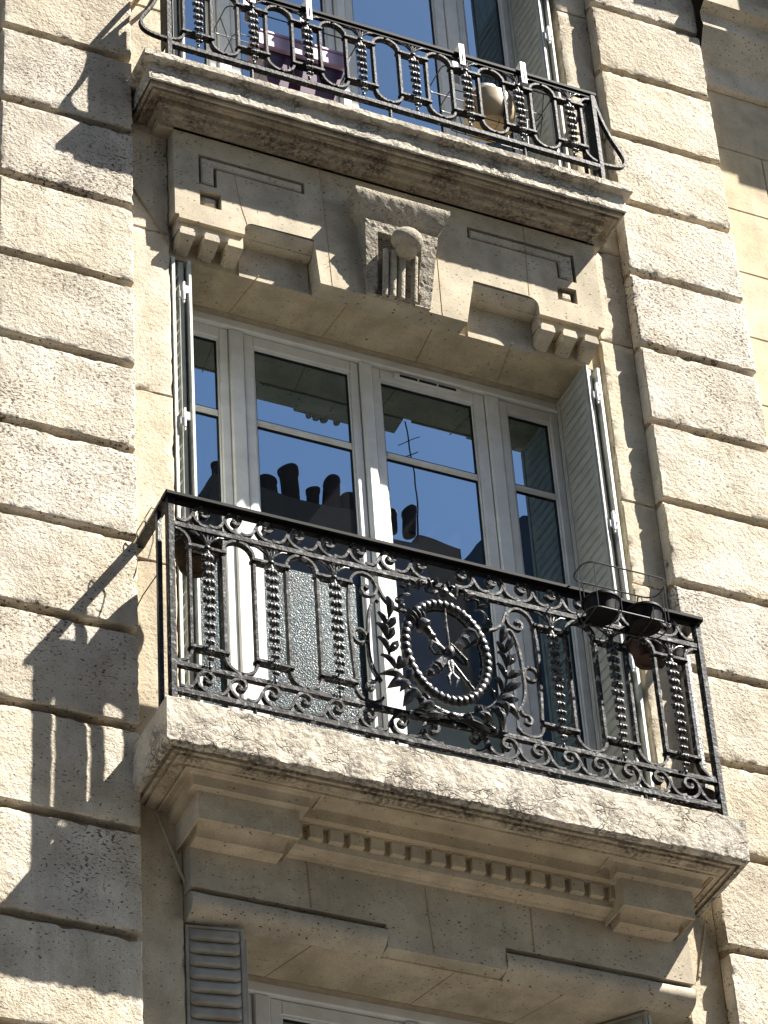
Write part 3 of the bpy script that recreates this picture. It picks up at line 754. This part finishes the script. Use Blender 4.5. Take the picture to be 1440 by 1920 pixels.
def bay_parts(R, y, gx, loops, halfs, zt, zTop, zBot, zb, H, gtop, im='iron'):
    """cross bars, garlands, fleurons and loops shared by both railings (coordinates relative to the root)"""
    d = .009
    cb = MB().bbox(-.082,.082,-d-.006,d+.014,-.0075,.0075,.0015).build('cross_bar', M[im], R, loc=(gx[0],y,zTop))
    for i, x in enumerate(gx):
        if i: inst(cb, R, (x,y,zTop))
        inst(cb, R, (x,y,zBot))
    g = garland_mesh(H).build('garland', M['garland'], R, smooth=True, loc=(gx[0],y-.006,gtop))
    fl = fleuron_mesh().build('fleuron', M['cast'], R, smooth=True, loc=(gx[0],y-.006,zTop))
    for x in gx[1:]: inst(g, R, (x,y-.006,gtop)); inst(fl, R, (x,y-.006,zTop))
    lp = loop_mesh(.134, zt, zb, zTop+.008, zBot-.012, -d, d).build('loop_bar', M[im], R, loc=(loops[0],y,0))
    for x in loops[1:]: inst(lp, R, (x,y,0))
    for (x, s) in halfs:
        mb = MB(); r = .067
        pts = half_circle(0, zTop+.008, r, zt-zTop-.008, math.pi/2, 0) + half_circle(0, zBot-.012, r, zBot-.012-zb, 0, -math.pi/2)
        mb.strip([(px*s, pz) for px, pz in pts], .0115, -d, d+.012); mb.build('half_loop_bar', M[im], R, loc=(x,y,0))
    kn = MB().ball((0,0,0), .009, (1.3,1.3,.8), 10, 6).build('rivet_collar', M[im], R, smooth=True, loc=(loops[0],y-.002,zt+.004))
    for x in loops: inst(kn, R, (x,y-.002,zb-.004))
    for x in loops[1:]: inst(kn, R, (x,y-.002,zt+.004))

RY = -.34
R1 = empty('balcony_railing', (0,RY,-.07))
tag(R1, 'wrought iron railing of the main balcony with scroll bands and oval torch and quiver medallion', 'railing')
oz = .07  # world z = local z + (-.07)
def rz(z): return z+oz
MB().bbox(-.012,2.432,-.030,.030,rz(.980),rz(1.0),.003).build('handrail', M['rail_black'], R1)
MB().bbox(.004,2.418,-.012,.012,rz(.966),rz(.980),.002).build('handrail_web', M['rail_black'], R1)
for s, x in ((0,-.012),(1,2.38)):
    MB().box(x,x+.046,.022,.345,rz(.986),rz(.999)).build('side_handrail', M['cast'], R1)
    MB().box(x+.016,x+.03,.022,.33,rz(-.068),rz(-.05)).build('side_bottom_rail', M['cast'], R1)
for z0, z1 in ((.836,.862),(.139,.163),(.010,.036)):
    a, b = (.012, 2.408)
    MB().bbox(a, b, -.011,.011, rz(z0), rz(z1), .002).build('rail', M['iron'], R1)
for x in (.0, 2.396):
    MB().bbox(x, x+.026, -.014,.022, rz(-.06), rz(.980), .002).build('post', M['iron'], R1)
for x in (-.004, 2.40):
    MB().bbox(x, x+.02, .095,.115, rz(-.068), rz(.985), .002).build('side_post', M['cast'], R1)
for x in (.35,.95,1.5,2.05):
    MB().tube([(x,0,rz(-.075)),(x,0,rz(.012))], .009, 8).build('railing_foot', M['iron'], R1)
sm = scroll_mesh(-.010,.015,1).build('scroll', M['iron'], R1, loc=(.145,0,rz(.934)))
for k in range(8):
    if k: inst(sm, R1, (.145+.1368*k,0,rz(.934)))
    inst(sm, R1, (.145+.1368*k,0,rz(.103)))
sr = scroll_mesh(-.010,.015,-1).build('scroll', M['iron'], R1, loc=(2.275,0,rz(.934)))
for k in range(8):
    if k: inst(sr, R1, (2.275-.1368*k,0,rz(.934)))
    inst(sr, R1, (2.275-.1368*k,0,rz(.103)))
bay_parts(R1, 0, [.166,.440,.715,1.694,1.972,2.252], [.302,.577,1.832,2.112], [(.026,1),(2.394,-1)], rz(.832), rz(.755), rz(.249), rz(.167), .58, rz(.742))
# centre scrollwork
LC = dict(
 loop=[(-.410,.265),(-.418,.4),(-.426,.564),(-.420,.732),(-.402,.797),(-.361,.825),(-.318,.815),(-.291,.776),(-.294,.737),(-.317,.714),(-.349,.71),(-.364,.736),(-.352,.760),(-.334,.759),(-.334,.745)],
 branch=[(-.292,.790),(-.284,.765),(-.272,.730),(-.246,.696),(-.211,.676),(-.175,.673),(-.150,.683)],
 cbr=[(-.286,.693),(-.300,.703),(-.318,.685),(-.335,.621),(-.343,.544),(-.347,.469),(-.346,.404),(-.338,.357),(-.325,.320),(-.300,.285)],
 ring=half_circle(-.381,.493,.030,.034,0,2*math.pi,22),
 bot=[(-.415,.250),(-.407,.202),(-.384,.176),(-.349,.168),(-.313,.180),(-.295,.205)],
 curl=[(-.318,.300),(-.325,.275),(-.350,.277),(-.366,.253),(-.352,.230),(-.332,.240),(-.336,.256)])
for mir in (1, -1):
    for k, pts in LC.items():
        p = pts if k == 'ring' else smooth_pts(pts)
        MB().strip([(1.2+x*mir, rz(z)) for x, z in p], .0105 if k in ('loop','bot') else .010, -.010+(.001 if k in ('branch','curl','ring') else 0), .010).build('centre_scroll', M['iron'], R1)
    MB().lathe([(.0001,-.002),(.007,-.002),(.009,.002),(.009,.02)], (1.2-.340*mir,-.012,rz(.748)), 10, 'y').build('scroll_eye', M['iron'], R1)
# medallion
MD = empty('medallion', (1.2,0,rz(.505)), R1)
mb = MB(); n = 168; pts = []; rad = []
v = []; f = []; m = 12
for i in range(n):
    a = 2*math.pi*i/n; bead = .0125+.0055*abs(math.sin(a*21+.6*math.sin(a)))
    c = Vector((.182*math.cos(a), -.006, .242*math.sin(a))); nr = Vector((math.cos(a)/.182, 0, math.sin(a)/.242)).normalized()
    for k in range(m):
        t = 2*math.pi*k/m; v.append(c + nr*bead*1.35*math.cos(t) + Vector((0,-1,0))*bead*1.25*math.sin(t))
for i in range(n):
    for k in range(m): f.append((i*m+k, i*m+(k+1)%m, ((i+1)%n)*m+(k+1)%m, ((i+1)%n)*m+k))
MB().add(v, f).build('gadroon_ring', M['cast'], MD, smooth=True)
MB().tube([(.158*math.cos(2*math.pi*i/60), .004, .218*math.sin(2*math.pi*i/60)) for i in range(61)], .0045, 6, cap=False).build('inner_ring', M['iron'], MD, smooth=True)
def along(a, b):  # local frame from a to b in XZ
    a = Vector(a); b = Vector(b); d = (b-a); L = d.length; d.normalize(); return a, d, Vector((-d.y, d.x)), L
def T(a, d, t, y=0, s=None, o=0): 
    q = a + d*t + (s*o if s is not None else Vector((0,0))); return (q.x, y, q.y)
a, d, s, L = along((-.108,.118), (.112,-.178))
mb = MB()
mb.tube([T(a,d,-.010,-.010),T(a,d,.010,-.012),T(a,d,.020,-.012),T(a,d,.032,-.012),T(a,d,.05,-.012),T(a,d,.066,-.012),T(a,d,.078,-.012),T(a,d,.088,-.012)], [.024,.034,.037,.022,.020,.017,.021,.012], 12)
mb.tube([T(a,d,.08,-.012),T(a,d,L-.06,-.012),T(a,d,L-.05,-.012),T(a,d,L-.04,-.012),T(a,d,L-.02,-.012),T(a,d,L,-.012)], [.0125,.0075,.012,.0075,.009,.004], 10)
mb.build('torch', M['cast'], MD, smooth=True)
mb = MB()
for i, (o, w, h) in enumerate(((-.024,.04,.06),(-.008,.046,.075),(.010,.044,.07),(.024,.036,.055),(.0,.04,.055))):
    b0 = T(a,d,-.006,-.012,s,o); mb.leaf(b0, (-d.x+.18*(i-2)*s.x, -d.y+.18*(i-2)*s.y), h, w, .014, .18)
mb.build('torch_flame', M['cast'], MD, smooth=True)
a, d, s, L = along((.118,.112), (-.108,-.160))
mb = MB()
mb.tube([T(a,d,.0,-.012),T(a,d,.01,-.012),T(a,d,.012,-.012),T(a,d,.05,-.012),T(a,d,.058,-.012),T(a,d,.064,-.012),T(a,d,.10,-.012)], [.042,.042,.036,.029,.031,.027,.023], 8)
mb.tube([T(a,d,.17,-.012),T(a,d,.25,-.012),T(a,d,.262,-.012),T(a,d,.272,-.012),T(a,d,.282,-.012),T(a,d,.300,-.012),T(a,d,.318,-.012),T(a,d,.335,-.012)], [.022,.024,.029,.022,.026,.018,.019,.006], 8)
mb.build('quiver', M['cast'], MD, smooth=True)
mb = MB(); rn = random.Random(9)
for i in range(26):
    o = rn.uniform(-.030,.030); t = rn.uniform(-.045,.0)
    mb.tube([T(a,d,.005,-.012+rn.uniform(-.014,.014),s,o*.8),T(a,d,t,-.014+rn.uniform(-.016,.016),s,o)], [.0035,.0028], 5)
mb.build('arrows', M['cast'], MD)
mb = MB(); mb.tube([(.004,-.012,.262),(.005,-.014,.15),(.006,-.020,.0)], [.007,.0055,.008], 8); mb.build('hanging_strap', M['iron'], MD)
mb = MB()
mb.ball((.004,-.024,-.012), .026, (.9,.9,1.3), 10, 8)
for sg in (-1,1):
    mb.tube([(0,-.02,-.01),(.035*sg,-.03,.004),(.07*sg,-.028,.022 if sg < 0 else -.03),(.082*sg,-.02,-.006 if sg < 0 else -.055),(.06*sg,-.018,-.03 if sg < 0 else -.05),(.02*sg,-.02,-.018)], [.006,.009,.010,.009,.008,.006], 8, .5)
    mb.tube([(0,-.022,-.03),(.010*sg,-.028,-.075),(.004*sg+.01,-.02,-.11),(.022*sg+.01,-.028,-.14),(.012*sg+.01,-.02,-.175)], [.008,.009,.006,.009,.004], 8, .5)
for k in range(5): mb.tube([(.01+.010*k,-.03,.02-.012*k+.01),(.03+.012*k,-.034,.0-.012*k+.01)], .0045, 6)
mb.build('ribbon_bow', M['cast'], MD, smooth=True)
MB().ball((.003,-.016,.300), .025, (1,1,.95), 16, 12).build('ball_finial', M['cast'], MD, smooth=True)
# wavy ribbons at the top
for sg in (-1,1):
    mb = MB()
    p = [(.02,.30),(.05,.285),(.075,.30),(.06,.335),(.04,.350),(.075,.352),(.11,.335),(.10,.31),(.125,.295),(.15,.300),(.165,.275),(.150,.255),(.175,.245),(.20,.235),(.215,.205),(.195,.185),(.175,.195)]
    p = smooth_pts([(x*sg, z) for x, z in p], 1)
    mb.tube([(x,-.012-.010*math.sin(i*1.1),z) for i, (x, z) in enumerate(p)], [.0065+.004*math.sin(i*.9)**2 for i in range(len(p))], 8, .6)
    for (x, z, dx, dz, l) in ((.05,.31,.4,1,.045),(.11,.30,1,.6,.05),(.155,.27,1,.2,.05),(.18,.215,.9,-.7,.045),(.03,.335,-.3,1,.04)):
        mb.leaf((x*sg,-.012,z), (dx*sg,dz), l, .024, .010, .25)
    mb.build('top_ribbon', M['cast'], MD, smooth=True)
# laurel branches
for sg in (-1,1):
    mb = MB()
    stem = smooth_pts([(.0,-.315),(.07,-.300),(.135,-.265),(.195,-.215),(.236,-.150),(.262,-.080),(.268,.0),(.258,.07),(.250,.125)], 1)
    mb.tube([(x*sg,-.010,z) for x, z in stem], [.008-.004*i/len(stem) for i in range(len(stem))], 8)
    rn = random.Random(3 if sg < 0 else 5)
    for (x, z, dx, dz, l, w) in ((.235,-.15,.9,.55,.09,.034),(.235,-.15,-.55,.9,.075,.03),(.262,-.07,.8,.8,.085,.032),(.258,-.07,-.6,.9,.07,.03),(.268,0,.75,.9,.085,.032),(.265,-.01,-.55,1,.065,.028),
                                 (.262,.06,.55,1,.08,.03),(.258,.05,-.5,1,.07,.028),(.250,.11,.05,1,.085,.034),(.20,-.21,1,.1,.115,.042),(.20,-.21,.8,-.6,.12,.045),(.17,-.24,.45,-1,.11,.045),(.14,-.26,.15,-1,.075,.04),
                                 (.09,-.29,.9,-.6,.10,.04),(.10,-.29,.55,.7,.05,.03),(.05,-.305,.6,-.9,.06,.03),(.19,-.19,-.3,1,.055,.028)):
        mb.leaf((x*sg,-.012,z), ((dx+rn.uniform(-.15,.15))*sg, dz+rn.uniform(-.15,.15)), l*rn.uniform(.85,1.1), w*1.3, .014, rn.uniform(.2,.42))
        if rn.random() < .6: mb.leaf((x*sg,-.02,z), ((dx+rn.uniform(-.5,.5))*sg, dz+rn.uniform(-.5,.5)), l*.7, w, .012, rn.uniform(.35,.6))
        mb.ball(((x+dx*.02)*sg,-.03,z+dz*.02), .0085, (1,1,1), 7, 5)
    mb.build('laurel_branch', M['cast'], MD, smooth=True)
mb = MB()
mb.ball((.0,-.016,-.328), .02, (1.4,1,.9), 12, 8)
for sg in (-1,1):
    p = smooth_pts([(.0,-.325),(.05,-.315),(.10,-.335),(.15,-.33),(.20,-.36),(.16,-.372),(.10,-.36),(.05,-.345),(.0,-.33)], 1)
    mb.tube([(x*sg,-.014-.006*math.sin(i),z) for i, (x, z) in enumerate(p)], .0075, 8, .6)
    mb.leaf((.03*sg,-.012,-.335), (.9*sg,-.25), .13, .042, .012, .2)
mb.build('bottom_bow', M['cast'], MD, smooth=True)

# upper railing
UY = -.25; UZ = 3.69
R2 = empty('balcony_railing', (0,UY,UZ))
tag(R2, 'plain wrought iron railing of the upper balcony with garlands and curved end brackets', 'railing')
def uz(z): return z-UZ
MB().bbox(.075,2.335,-.016,.016,uz(4.290),uz(4.312),.003).build('handrail', M['rail_black'], R2)
MB().bbox(.085,2.325,-.010,.010,uz(4.268),uz(4.288),.003).build('rail', M['rail_black'], R2)
MB().bbox(.09,2.318,-.013,.013,uz(3.780),uz(3.808),.003).build('rail', M['iron_up'], R2)
for x in (.080,2.300): MB().bbox(x,x+.024,-.014,.012,uz(3.692),uz(4.290),.002).build('post', M['iron_up'], R2)
for x in (.125,2.262): MB().bbox(x,x+.012,.05,.07,uz(3.70),uz(4.29),.002).build('side_post', M['iron_up'], R2)
gx = [.235+.2765*k for k in range(8)]
bay_parts(R2, 0, gx, [g+.138 for g in gx[:-1]], [(.100,1),(2.306,-1)], uz(4.262), uz(4.196), uz(3.905), uz(3.828), .36, uz(4.182), 'iron_up')
for sx, x in ((-1,.086),(1,2.318)):
    p = smooth_pts([(0,4.285),(.010*1,4.22),(.03,4.13),(.07,4.02),(.118,3.93),(.135,3.885),(.118,3.84),(.07,3.822),(.0,3.818)], 2)
    MB().strip([(x+q*sx, uz(z)) for q, z in p], .013, -.012, .012).build('end_bracket', M['iron_up'], R2)
for x in (.08,2.306): MB().box(x,x+.014,.012,.25,uz(4.276),uz(4.296)).build('side_handrail', M['cast'], R2)
for x in (.083,2.310): MB().box(x,x+.007,.013,.075,uz(3.80),uz(4.275)).build('side_plate', M['iron_up'], R2)
MB().tube([(.0,.25,uz(4.25)),(.04,.12,uz(4.30)),(.085,.0,uz(4.32))], .014, 8).build('wall_stay', M['margin'], R2)
for x in (.5,1.2,1.9): MB().tube([(x,0,uz(3.692)),(x,0,uz(3.785))], .009, 8).build('railing_foot', M['iron_up'], R2)

# ------------------------------------------------------------------ pots and baskets
def pot_mesh(rt, rb, h, c=(0,0,0)):
    mb = MB(); mb.lathe([(.0001,.004),(rb*.55,.004),(rb*.6,0),(rb,0),(rb+(rt-rb)*.5,h*.5),(rt,h*.85),(rt+.007,h*.86),(rt+.007,h),(rt-.004,h),(rt-.006,h*.8),(.0001,h*.8)], c, 32); return mb
def flower_pot(name, loc, rt, rb, h, mat, label, cat='flower pot', group=None):
    o = pot_mesh(rt, rb, h).build(name, M[mat], None, smooth=True, loc=loc); return tag(o, label, cat, group)
flower_pot('flower_pot', (1.900,-.435,.812), .076,.066,.075,'black_plastic','left black pot in the wire basket on the right end of the main handrail')
flower_pot('flower_pot', (2.100,-.435,.808), .076,.066,.075,'black_plastic','right black pot in the wire basket on the right end of the main handrail')
flower_pot('flower_pot', (2.215,-.235,.80), .074,.058,.10,'terracotta','dark brown pot hanging inside the railing below the wire basket')
flower_pot('flower_pot', (2.34,-.20,-.076), .12,.095,.20,'terracotta','red brown pot standing on the balcony floor at its right end')
flower_pot('flower_pot', (.175,-.215,.765), .098,.072,.11,'coir','round pot with coir lining hanging inside the left end of the main railing')
# wire basket over the right part of the main rail
WB = empty('wire_basket', (2.0,-.43,.84)); tag(WB, 'black wire planter basket hooked over the main handrail, holding two black pots', 'basket')
def wl(pts, r=.003): return [(p[0]-2.0, p[1]+.43, p[2]-.84) for p in pts]
def rring(x0, x1, y0, y1, z, rr=.05):
    pts = []
    for cx, cy, a in ((x1-rr,y1-rr,0),(x0+rr,y1-rr,90),(x0+rr,y0+rr,180),(x1-rr,y0+rr,270)):
        for k in range(6):
            t = math.radians(a+18*k); pts.append((cx+rr*math.cos(t), cy+rr*math.sin(t), z))
    return pts+[pts[0]]
MB().tube(wl(rring(1.80,2.20,-.51,-.37,1.03)), .0036, 7, cap=False).build('top_ring', M['wire'], WB)
MB().tube(wl(rring(1.81,2.19,-.50,-.37,.805)), .003, 6, cap=False).build('bottom_ring', M['wire'], WB)
for x, y in ((1.84,-.51),(1.95,-.51),(2.10,-.51),(2.17,-.51),(1.80,-.44),(2.20,-.44),(1.86,-.37),(2.14,-.37)):
    MB().tube(wl([(x,y,1.03),(x,y,.93),(x,y,.805)]), .0024, 5).build('upright_wire', M['wire'], WB)
for x in (1.84,1.95,2.10): MB().tube(wl([(x,-.51,.805),(x,-.37,.805),(x,-.352,.77)]), .0024, 5).build('floor_wire', M['wire'], WB)
for x in (1.88,2.14): MB().tube(wl([(x,-.37,1.03),(x,-.34,1.05),(x,-.315,1.01),(x,-.31,.96)]), .0034, 6).build('hook', M['wire'], WB)
# left pot holder ring
H = empty('pot_ring', (.175,-.3,.85)); tag(H, 'thin wire ring holding the coir lined pot at the left end of the main railing', 'plant holder')
MB().tube([(.106*math.cos(t), .085+.106*math.sin(t), 0) for t in [2*math.pi*i/28 for i in range(29)]], .003, 6, cap=False).build('ring_wire', M['wire'], H)
MB().tube([(-.02,-.02,.1),(-.02,.0,.15),(-.02,.03,.12),(-.02,.0,.0)], .003, 6).build('hook', M['wire'], H)
H2 = empty('pot_ring', (2.205,-.3,.885)); tag(H2, 'thin wire ring holding the brown pot at the right end of the main railing', 'plant holder')
MB().tube([(.083*math.cos(t), .055+.083*math.sin(t), 0) for t in [2*math.pi*i/28 for i in range(29)]], .003, 6, cap=False).build('ring_wire', M['wire'], H2)
MB().tube([(.0,-.03,.0),(.0,-.05,.05),(.0,-.03,.13),(0,-.0,.12)], .003, 6).build('hook', M['wire'], H2)
# loops of thin wire on the left side handrail
WLp = empty('garden_wire', (.0,-.17,1.0)); tag(WLp, 'thin wire looped round the left side handrail of the main balcony', 'wire')
for y in (-.02,.07): MB().tube([(-.03,y,-.09),(-.035,y,-.02),(-.01,y-.01,.035),(.03,y-.01,.02),(.035,y,-.05),(.01,y,-.16)], .0025, 6).build('wire_loop', M['wire'], WLp)
MB().tube([(.0,-.06,-.33),(-.02,.05,-.36),(-.03,.17,-.40)], .0025, 6).build('wire_end', M['wire'], WLp)

# upper balcony: purple planter in a wire basket, beige pot, white pot, hooks
PT = empty('planter_box', (.785,-.13,3.815)); tag(PT, 'purple planter box with lilac lining hanging inside the upper railing', 'planter')
def tbox(w0, w1, d0, d1, h, t=.006):
    o = [(-w1,-d1,h),(w1,-d1,h),(w1,d1,h),(-w1,d1,h)]; b = [(-w0,-d0,0),(w0,-d0,0),(w0,d0,0),(-w0,d0,0)]
    i_ = [(-w1+t,-d1+t,h),(w1-t,-d1+t,h),(w1-t,d1-t,h),(-w1+t,d1-t,h)]; ib = [(-w0+t,-d0+t,t),(w0-t,-d0+t,t),(w0-t,d0-t,t),(-w0+t,d0-t,t)]
    v = b+o+i_+ib; f = [(3,2,1,0)]
    for a_ in (0,4,8):
        for k in range(4): f.append((a_+k, a_+(k+1)%4, a_+4+(k+1)%4, a_+4+k))
    f.append((12,13,14,15)); return MB().add(v, f)
tbox(.17,.235,.045,.07,.30).build('box_body', M['purple'], PT)
MB().bbox(-.24,.24,-.088,-.060,.293,.309,.003).build('box_rim', M['lilac'], PT)
MB().bbox(-.236,.236,-.084,-.060,.205,.290,.006).build('box_band', M['lilac'], PT)
WB2 = empty('wire_basket', (.74,-.14,3.95)); tag(WB2, 'wire basket around the purple planter box on the upper balcony', 'basket')
def ring2(x0,x1,y0,y1,z): return rring(x0,x1,y0,y1,z,.03)
MB().tube(ring2(-.34,.33,-.085,.10,.26), .0032, 6, cap=False).build('top_ring', M['wire'], WB2)
MB().tube(ring2(-.30,.29,-.07,.08,.10), .0028, 6, cap=False).build('middle_ring', M['wire'], WB2)
MB().tube([(-.34,0,.26),(-.27,0,-.0),(.26,0,-.02),(.33,0,.26)], .0028, 6).build('cradle_wire', M['wire'], WB2)
for x in (-.15,.0,.15): MB().tube([(x,-.085,.26),(x,-.05,-.06),(x,.06,-.06),(x,.10,.26)], .0024, 5).build('cradle_wire', M['wire'], WB2)
WB3 = empty('wire_basket', (1.86,-.14,4.0)); tag(WB3, 'wire basket holding the beige pot near the right end of the upper railing', 'basket')
MB().tube(ring2(-.34,.25,-.085,.10,.24), .0032, 6, cap=False).build('top_ring', M['wire'], WB3)
MB().tube(ring2(-.30,.20,-.07,.08,.10), .0028, 6, cap=False).build('middle_ring', M['wire'], WB3)
MB().tube(ring2(-.26,.17,-.06,.07,-.03), .0028, 6, cap=False).build('bottom_ring', M['wire'], WB3)
for x in (-.2,-.06,.08,.2): MB().tube([(x,-.085,.24),(x*.85,-.06,-.03),(x*.85,.07,-.03),(x,.10,.24)], .0024, 5).build('cradle_wire', M['wire'], WB3)
bp_ = MB().lathe([(.0001,.0),(.03,.0),(.032,.003),(.07,.003),(.072,.0),(.092,.004),(.118,.035),(.128,.10),(.125,.17),(.118,.17),(.11,.06),(.0001,.05)], (0,0,0), 40).build('flower_pot', M['beige'], None, smooth=True, loc=(1.80,-.13,3.985))
tag(bp_, 'large beige round pot in the wire basket on the upper balcony', 'flower pot')
wp = pot_mesh(.075,.058,.12).build('flower_pot', M['white_plastic'], None, smooth=True, loc=(1.845,-.02,4.235)); tag(wp, 'small white pot behind the beige pot on the upper balcony', 'flower pot')
for i, (x, lab) in enumerate(((.51,'white planter hook over the upper handrail, leftmost of four'),(.80,'white planter hook over the upper handrail above the purple box'),(1.60,'white planter hook over the upper handrail left of the beige pot'),(1.93,'white planter hook over the upper handrail right of the beige pot'))):
    hk = empty('planter_hook', (x,UY,4.315)); tag(hk, lab, 'hook', 'white planter hooks on the upper handrail')
    a_ = plate([(-.014,-.10),(.014,-.10),(.014,.045),(-.014,.045)], [[(-.004,-.085),(.004,-.085),(.004,-.02),(-.004,-.02)]], -.030, -.026).build('hook_plate', M['white_plastic'], hk)
    MB().box(-.014,.014,-.0255,.05,.040,.045).build('hook_top', M['white_plastic'], hk)
    MB().box(-.014,.014,.046,.050,-.16,.0395).build('hook_leg', M['white_plastic'], hk)

# ------------------------------------------------------------------ opposite side of the street (seen only in the panes)
O = empty('opposite_building', (8,-14,GZ)); tag(O, 'dark mansard roofed building across the street, mirrored in the window panes', 'building')
def ob(mb, n, m, **k):
    o = mb.build(n, m, None, **k); o.parent = O; o.matrix_parent_inverse = Matrix.Translation((-8,14,-GZ)); return o
ob(MB().box(-14,9.4,-24,-13.2,GZ,12.2), 'wall', M['far_stone'])
for k in range(6):
    z = GZ+1.0+3.3*k
    for j in range(14):
        x = -12.5+1.58*j
        if z+2.1 < 12: ob(MB().box(x,x+.85,-13.2,-13.185,z,z+2.1), 'window', M['gasket'])
for k in range(1,7): ob(MB().box(-14,9.4,-13.32,-13.19,GZ+.55+3.3*k,GZ+.72+3.3*k), 'string_course', M['far_stone'])
v = [(-14,-13.2,12.2),(8.9,-13.2,12.2),(8.9,-14.0,14.86),(-14,-14.0,14.86),(8.9,-20,15.05),(-14,-20,15.05),(8.9,-20,12.2),(-14,-20,12.2)]
ob(MB().add(v, [(0,1,2,3),(3,2,4,5),(1,6,4,2),(0,3,5,7),(5,4,6,7)]), 'roof', M['zinc'])
ob(MB().box(8.9,9.45,-15.3,-14.02,12.2,15.0), 'party_wall', M['brick_dark'])
v = [(9.4,-14.2,8),(13,-14.2,8),(13,-14.2,16.6),(10.3,-14.2,15.75),(9.75,-14.2,15.25),(9.4,-14.2,14.8)]; n = len(v)
ob(MB().add(v+[(x,-18,z) for x, y, z in v], [tuple(range(n)), tuple(range(2*n-1,n-1,-1))]+[(i,(i+1)%n,n+(i+1)%n,n+i) for i in range(n)]), 'neighbour_gable', M['zinc'])
ob(MB().box(6.5,8.35,-14.3,-13.85,14.3,14.98), 'chimney_stack', M['brick_dark'])
for x, r, t in ((6.62,.07,15.25),(6.85,.08,15.12),(7.19,.095,15.27),(7.44,.105,15.48),(7.72,.085,15.28),(7.95,.095,15.45),(8.14,.085,15.26),(8.80,.075,15.25),(8.60,.06,15.2)):
    z = 14.95; ob(MB().lathe([(r*.92,z),(r,z+.05),(r*.95,t-.06),(r*1.06,t-.04),(r*1.06,t),(r*.8,t+.02),(.001,t+.01)], (x,-14.0,0), 18), 'chimney_pot', M['pot_clay'], smooth=True)
ob(MB().tube([(8.9,-14.0,14.9),(8.88,-14.0,16.6)], .012, 6).tube([(8.72,-14.0,16.15),(9.05,-14.0,16.4)], .006, 5).tube([(8.76,-14.0,15.98),(9.0,-14.0,16.16)], .006, 5), 'antenna', M['wire'])
